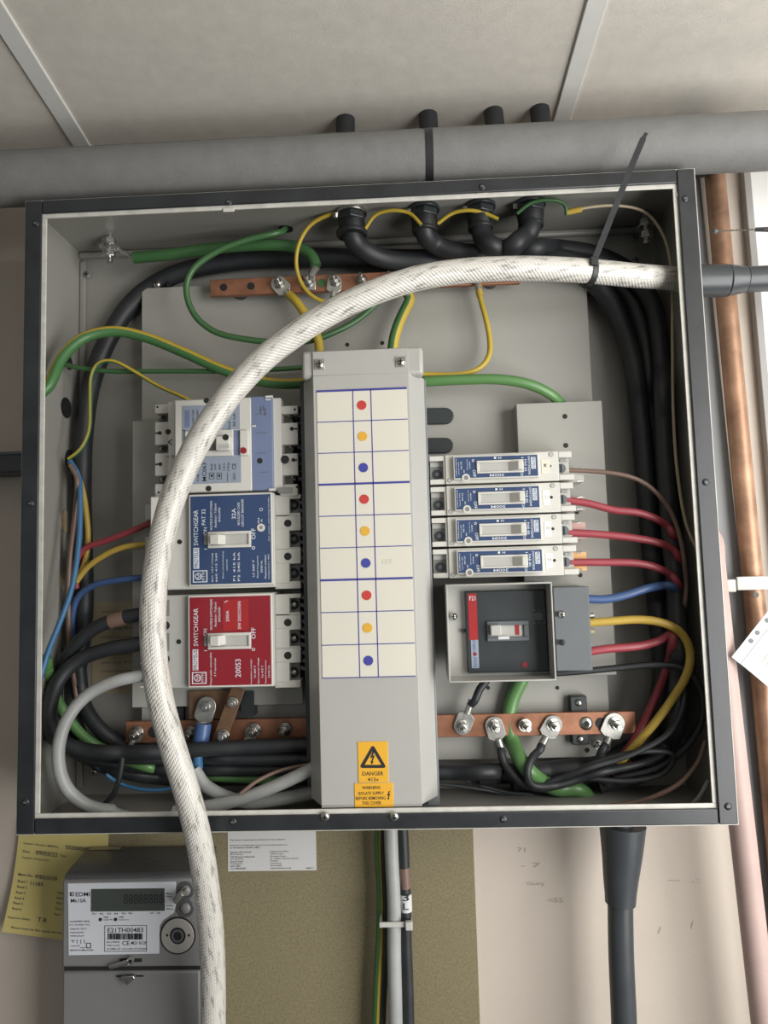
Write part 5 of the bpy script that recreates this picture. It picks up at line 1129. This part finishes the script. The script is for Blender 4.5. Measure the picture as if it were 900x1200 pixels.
for px in (196, 221.5): MB().disc(px, 1096, YE-0.0018, 0.0013, 0.0003).build('port_dot', M['hole'], pr_)
tcx = MB()
a = R(72.5, 1138.5, 234.5, 1330, YE+0.001)
tcov = MB().box(a[0], a[1], YE+0.001, YW-0.008, a[2], a[3]).build('terminal_cover', M['meter_grey'], mt, bevel=0.002)
MB().box(x0+0.001, x1-0.001, YE+0.004, YW-0.010, a[3]-0.001, z0+0.003).build('cover_gap', M['hole'], mt)
MB().pbox(140, 1123.5, 166, 1127.5, YE-0.0006, YE).build('seal_slot', M['hole'], mt)
s1 = MB().cyl(P(129, 1133, YE-.004), P(150, 1127.5, YE-.006), 0.0020, 10, 0.0026).build('seal', M['steel'], mt); MB().ring(P(153, 1126, YE-.004), 0.0022, 0.0038, YE-0.006, YE-0.003, 16).build('seal_loop', M['tin'], s1)
s2 = MB().pprism([(141, 1145), (156, 1143.5), (158, 1147), (149, 1155), (143, 1150)], YE-.006, YE-.002).build('seal', M['steel'], mt, bevel=0.0008)
MB().pbox(136, 1143.2, 168, 1144.8, YE+0.0002, YE+0.0012).build('seal_slot', M['hole'], tcov)
MB().dome(P(239.5, 1112, YE+.03), 0.004, 0.004).build('side_seal', M['tin'], mt)

# ================================================================== papers
# yellow card hanging beside the meter, slightly curved
YY = YW-0.006
rows = []
N = 10
for i in range(N+1):
    t = i/N
    lx = 23.5 + (2-23.5)*t + 3.0*math.sin(PI*t); ly = 962 + (1092-962)*t
    rx = 128 + (112-128)*t + 3.0*math.sin(PI*t); ry = 962 + (1107-962)*t
    yy = YY - 0.010*t*t
    rows.append((P(lx, ly, yy), P(rx, ry, yy)))
mb = MB(); vs = []
for l_, r_ in rows: vs += [l_, r_]
for l_, r_ in rows: vs += [l_ + Vector((0, 0.0005, 0)), r_ + Vector((0, 0.0005, 0))]
k = 2*(N+1); fs = []
for i in range(N): fs += [(2*i, 2*i+2, 2*i+3, 2*i+1), (k+2*i, k+2*i+1, k+2*i+3, k+2*i+2), (2*i, k+2*i, k+2*i+2, 2*i+2), (2*i+1, 2*i+3, k+2*i+3, k+2*i+1)]
fs += [(0, 1, k+1, k), (2*N, k+2*N, k+2*N+1, 2*N+1)]
yc = mb.add(vs, fs).build('meter_card', M['yellow_paper'], None, loc=rows[-1][0]); tag(yc, 'yellow meter reading card with handwriting tucked behind the meter', 'card')
mb = MB()
def ytext(t, px, py, h, l):
    tt = (py-962)/138; yy = YY - 0.010*tt*tt - 0.0012; k_ = (yy-CP.y)/F
    mb.textfit(t, P(px, py, yy), Vector((0.99, 0, -0.12)).normalized(), Vector((0.12, 0, 0.99)).normalized(), h*k_, l*k_, 0)
for t, px, py, h, l in (('Supplier Number (MPRN):', 27.5, 988.3, 2.6, 42), ('Date', 27, 997.5, 2.6, 8), ('09/03/22', 42, 999, 5, 26), ('Time', 70, 1002.5, 2.6, 8), ('Supplier Contact No', 26, 1005, 2.6, 32), ('50200030', 77, 992.5, 4.5, 26), ('Meter No.', 21.5, 1024.5, 2.8, 17), ('4782630150', 41, 1027, 4.4, 26), ('Read 1', 21, 1032.5, 2.8, 11), ('11183', 36, 1035, 4.2, 14), ('Read 2', 20.5, 1039, 2.8, 11), ('Read 3', 19, 1045.5, 2.8, 11), ('Read 4', 17.5, 1052, 2.8, 11), ('Read 5', 16, 1058, 2.8, 11), ('Read 6', 14.5, 1064.5, 2.8, 11), ('Engineers Initials', 9.5, 1075, 2.8, 26), ('T.R', 44, 1077.5, 5, 11), ('Please keep by this meter for fut', 13, 1087, 3.2, 60),
                         ('Read', 67, 1046, 2.6, 7), ('Read', 66.5, 1052, 2.6, 7), ('Read', 66, 1058, 2.6, 7), ('Read', 65, 1064.5, 2.6, 7), ('Read', 63.5, 1071, 2.6, 7)): ytext(t, px, py, h, l)
mb.build('lettering', M['ink_grey'], yc, smooth=False)
YN = YW-0.0056
nt_ = MB().pbox(267, 972, 370.5, 1020.5, YN, YN+0.0005).build('notice', M['white_paper'], None, loc=P(318, 1020, YN)); tag(nt_, 'small printed white notice on the hardboard below the enclosure', 'notice')
mb = MB()
def ntext(t, x, y, l, h=2.0): mb.ptext(t, x + l/2, y, YN-0.0003, h, l)
ntext('This meter is the property of Siemens or the customer', 270, 984.3, 64)
ntext('If found to be faulty please return to the address below or', 270, 990.6, 66); ntext('to our nearest customer office', 270, 993.2, 34)
for i, (a_, l_) in enumerate((('Siemens UK Limited', 24), ('Meter Operations', 15), ('7-8 Phoenix Industrial', 28), ('Spring Way', 15), ('Hemel Park', 15), ('Nottingham', 14), ('NG7 2RW', 12), ('Tel. 08456000', 18))): ntext(a_, 270, 998.6 + i*2.75, l_, 1.9)
for i, (a_, l_) in enumerate((('Registered Office', 21), ('Siemens plc', 15), ('Faraday House', 18), ('Sir William Siemens Square', 33), ('Frimley', 9), ('Camberley', 13), ('GU16 8QD', 13), ('www.siemens.co.uk', 24))): ntext(a_, 317, 998.0 + i*2.75, l_, 1.9)
ntext('2408-11', 358.5, 1017.4, 9, 1.8)
mb.build('lettering', M['ink_grey'], nt_, smooth=False)

# ================================================================== let the cables lie beside one another instead of through one another
import numpy as np
pts, rad, idx, free = [], [], [], []
for i, (o, path, r, n, ok) in enumerate(CABLES):
    m_ = len(path)
    for k, p in enumerate(path):
        pts.append(p); rad.append(r); idx.append(i); free.append(ok and 5 <= k < m_-5)
A = np.array([tuple(p) for p in pts]); Rr = np.array(rad); I = np.array(idx); Fr = np.array(free)
cp = np.array(CP); lo_y = np.where(A[:,1] < 0.002, -1.0, 0.004)
def in_rect(r): return (A[:,0] > r[0]-0.004) & (A[:,0] < r[1]+0.004) & (A[:,2] > r[2]-0.004) & (A[:,2] < r[3]+0.004)
ymax = np.full(len(A), D-T-0.001)
for r_, y in ((R(166, 326, 702, 892, YP), YP), (R(155, 490, 352, 838, YL), YL), (R(612, 471, 714, 792, YR), YR)): ymax = np.where(in_rect(r_) & (A[:,1] < y), np.minimum(ymax, y-0.0005), ymax)
ymax -= Rr
Y_start = A[:,1].copy()
hi = np.maximum(ymax, np.where(Fr, -1, Y_start)); lo = np.minimum(lo_y + Rr, Y_start)
zbot = ZB + T + Rr
first = {}
for it in range(40):
    dY = np.zeros(len(A)); cnt = np.zeros(len(A))
    order = np.argsort(A[:,0]); Xs = A[order,0]
    reach = 0.026
    end = np.searchsorted(Xs, Xs + reach)
    for a in range(0, len(order)):
        b = order[a+1:end[a]]
        if len(b) == 0: continue
        i = order[a]
        b = b[I[b] != I[i]]
        if len(b) == 0: continue
        d = A[b] - A[i]; h2 = d[:,0]**2 + d[:,2]**2; need = (Rr[b] + Rr[i])*1.02
        sel = h2 < need**2
        if not sel.any(): continue
        b, d, h2, need = b[sel], d[sel], h2[sel], need[sel]
        want = np.sqrt(need**2 - h2); gap = np.abs(d[:,1]); sg = np.where(d[:,1] >= 0, 1.0, -1.0)
        push = np.where(gap < want, want - gap, 0.0)
        nz = push > 1e-5
        if not nz.any(): continue
        b, push, sg = b[nz], push[nz], sg[nz]
        fi, fb = Fr[i], Fr[b]
        share = np.where(fb & fi, 0.5, np.where(fb, 1.0, 0.0))
        np.add.at(dY, b, sg*push*share); np.add.at(cnt, b, 1.0)
        if fi:
            si = np.where(fb, 0.5, 1.0); dY[i] -= (sg*push*si).sum(); cnt[i] += len(b)
    dY = np.where(cnt > 0, dY/np.maximum(cnt, 1), 0)*0.8
    # spread along each cable so that it bends gently
    for i in range(len(CABLES)):
        s_ = np.where(I == i)[0]
        if not CABLES[i][4]: dY[s_] = 0; continue
        w = dY[s_]
        if len(w) < 14: dY[s_] = 0; continue
        k = np.ones(7)/7; w2 = np.convolve(w, k, mode='same'); dY[s_] = np.where(np.abs(w2) > np.abs(w)*0.5, w2, w*0.5 + w2*0.5)*Fr[s_]
    newY = np.clip(A[:,1] + dY, lo, np.maximum(hi, lo)); newY = np.where(Fr, newY, A[:,1])
    if np.abs(newY - A[:,1]).max() < 2e-5: break
    t = (newY - cp[1])/(A[:,1] - cp[1]); A = cp + (A - cp)*t[:,None]
inside = (Y_start > 0) & Fr & (A[:,0] > 0) & (A[:,0] < W)
A[:,2] = np.where(inside & (A[:,2] > ZB), np.maximum(A[:,2], zbot), A[:,2])
for i, (o, path, r, n, ok) in enumerate(CABLES):
    q = A[I == i]
    if ok and len(q) > 12:
        for _ in range(3): q[6:-6] = 0.25*q[5:-7] + 0.5*q[6:-6] + 0.25*q[7:-5]
    mb = tube_mb([Vector(v) for v in q], r, n); me = o.data; org = o.location
    me.from_pydata([tuple(v - org) for v in mb.v], [], mb.f); ul = me.uv_layers.new(name='UVMap')
    for k, uv in enumerate(mb.uv): ul.data[k].uv = uv
    me.polygons.foreach_set('use_smooth', [True]*len(me.polygons)); me.set_sharp_from_angle(angle=math.radians(50)); me.update()
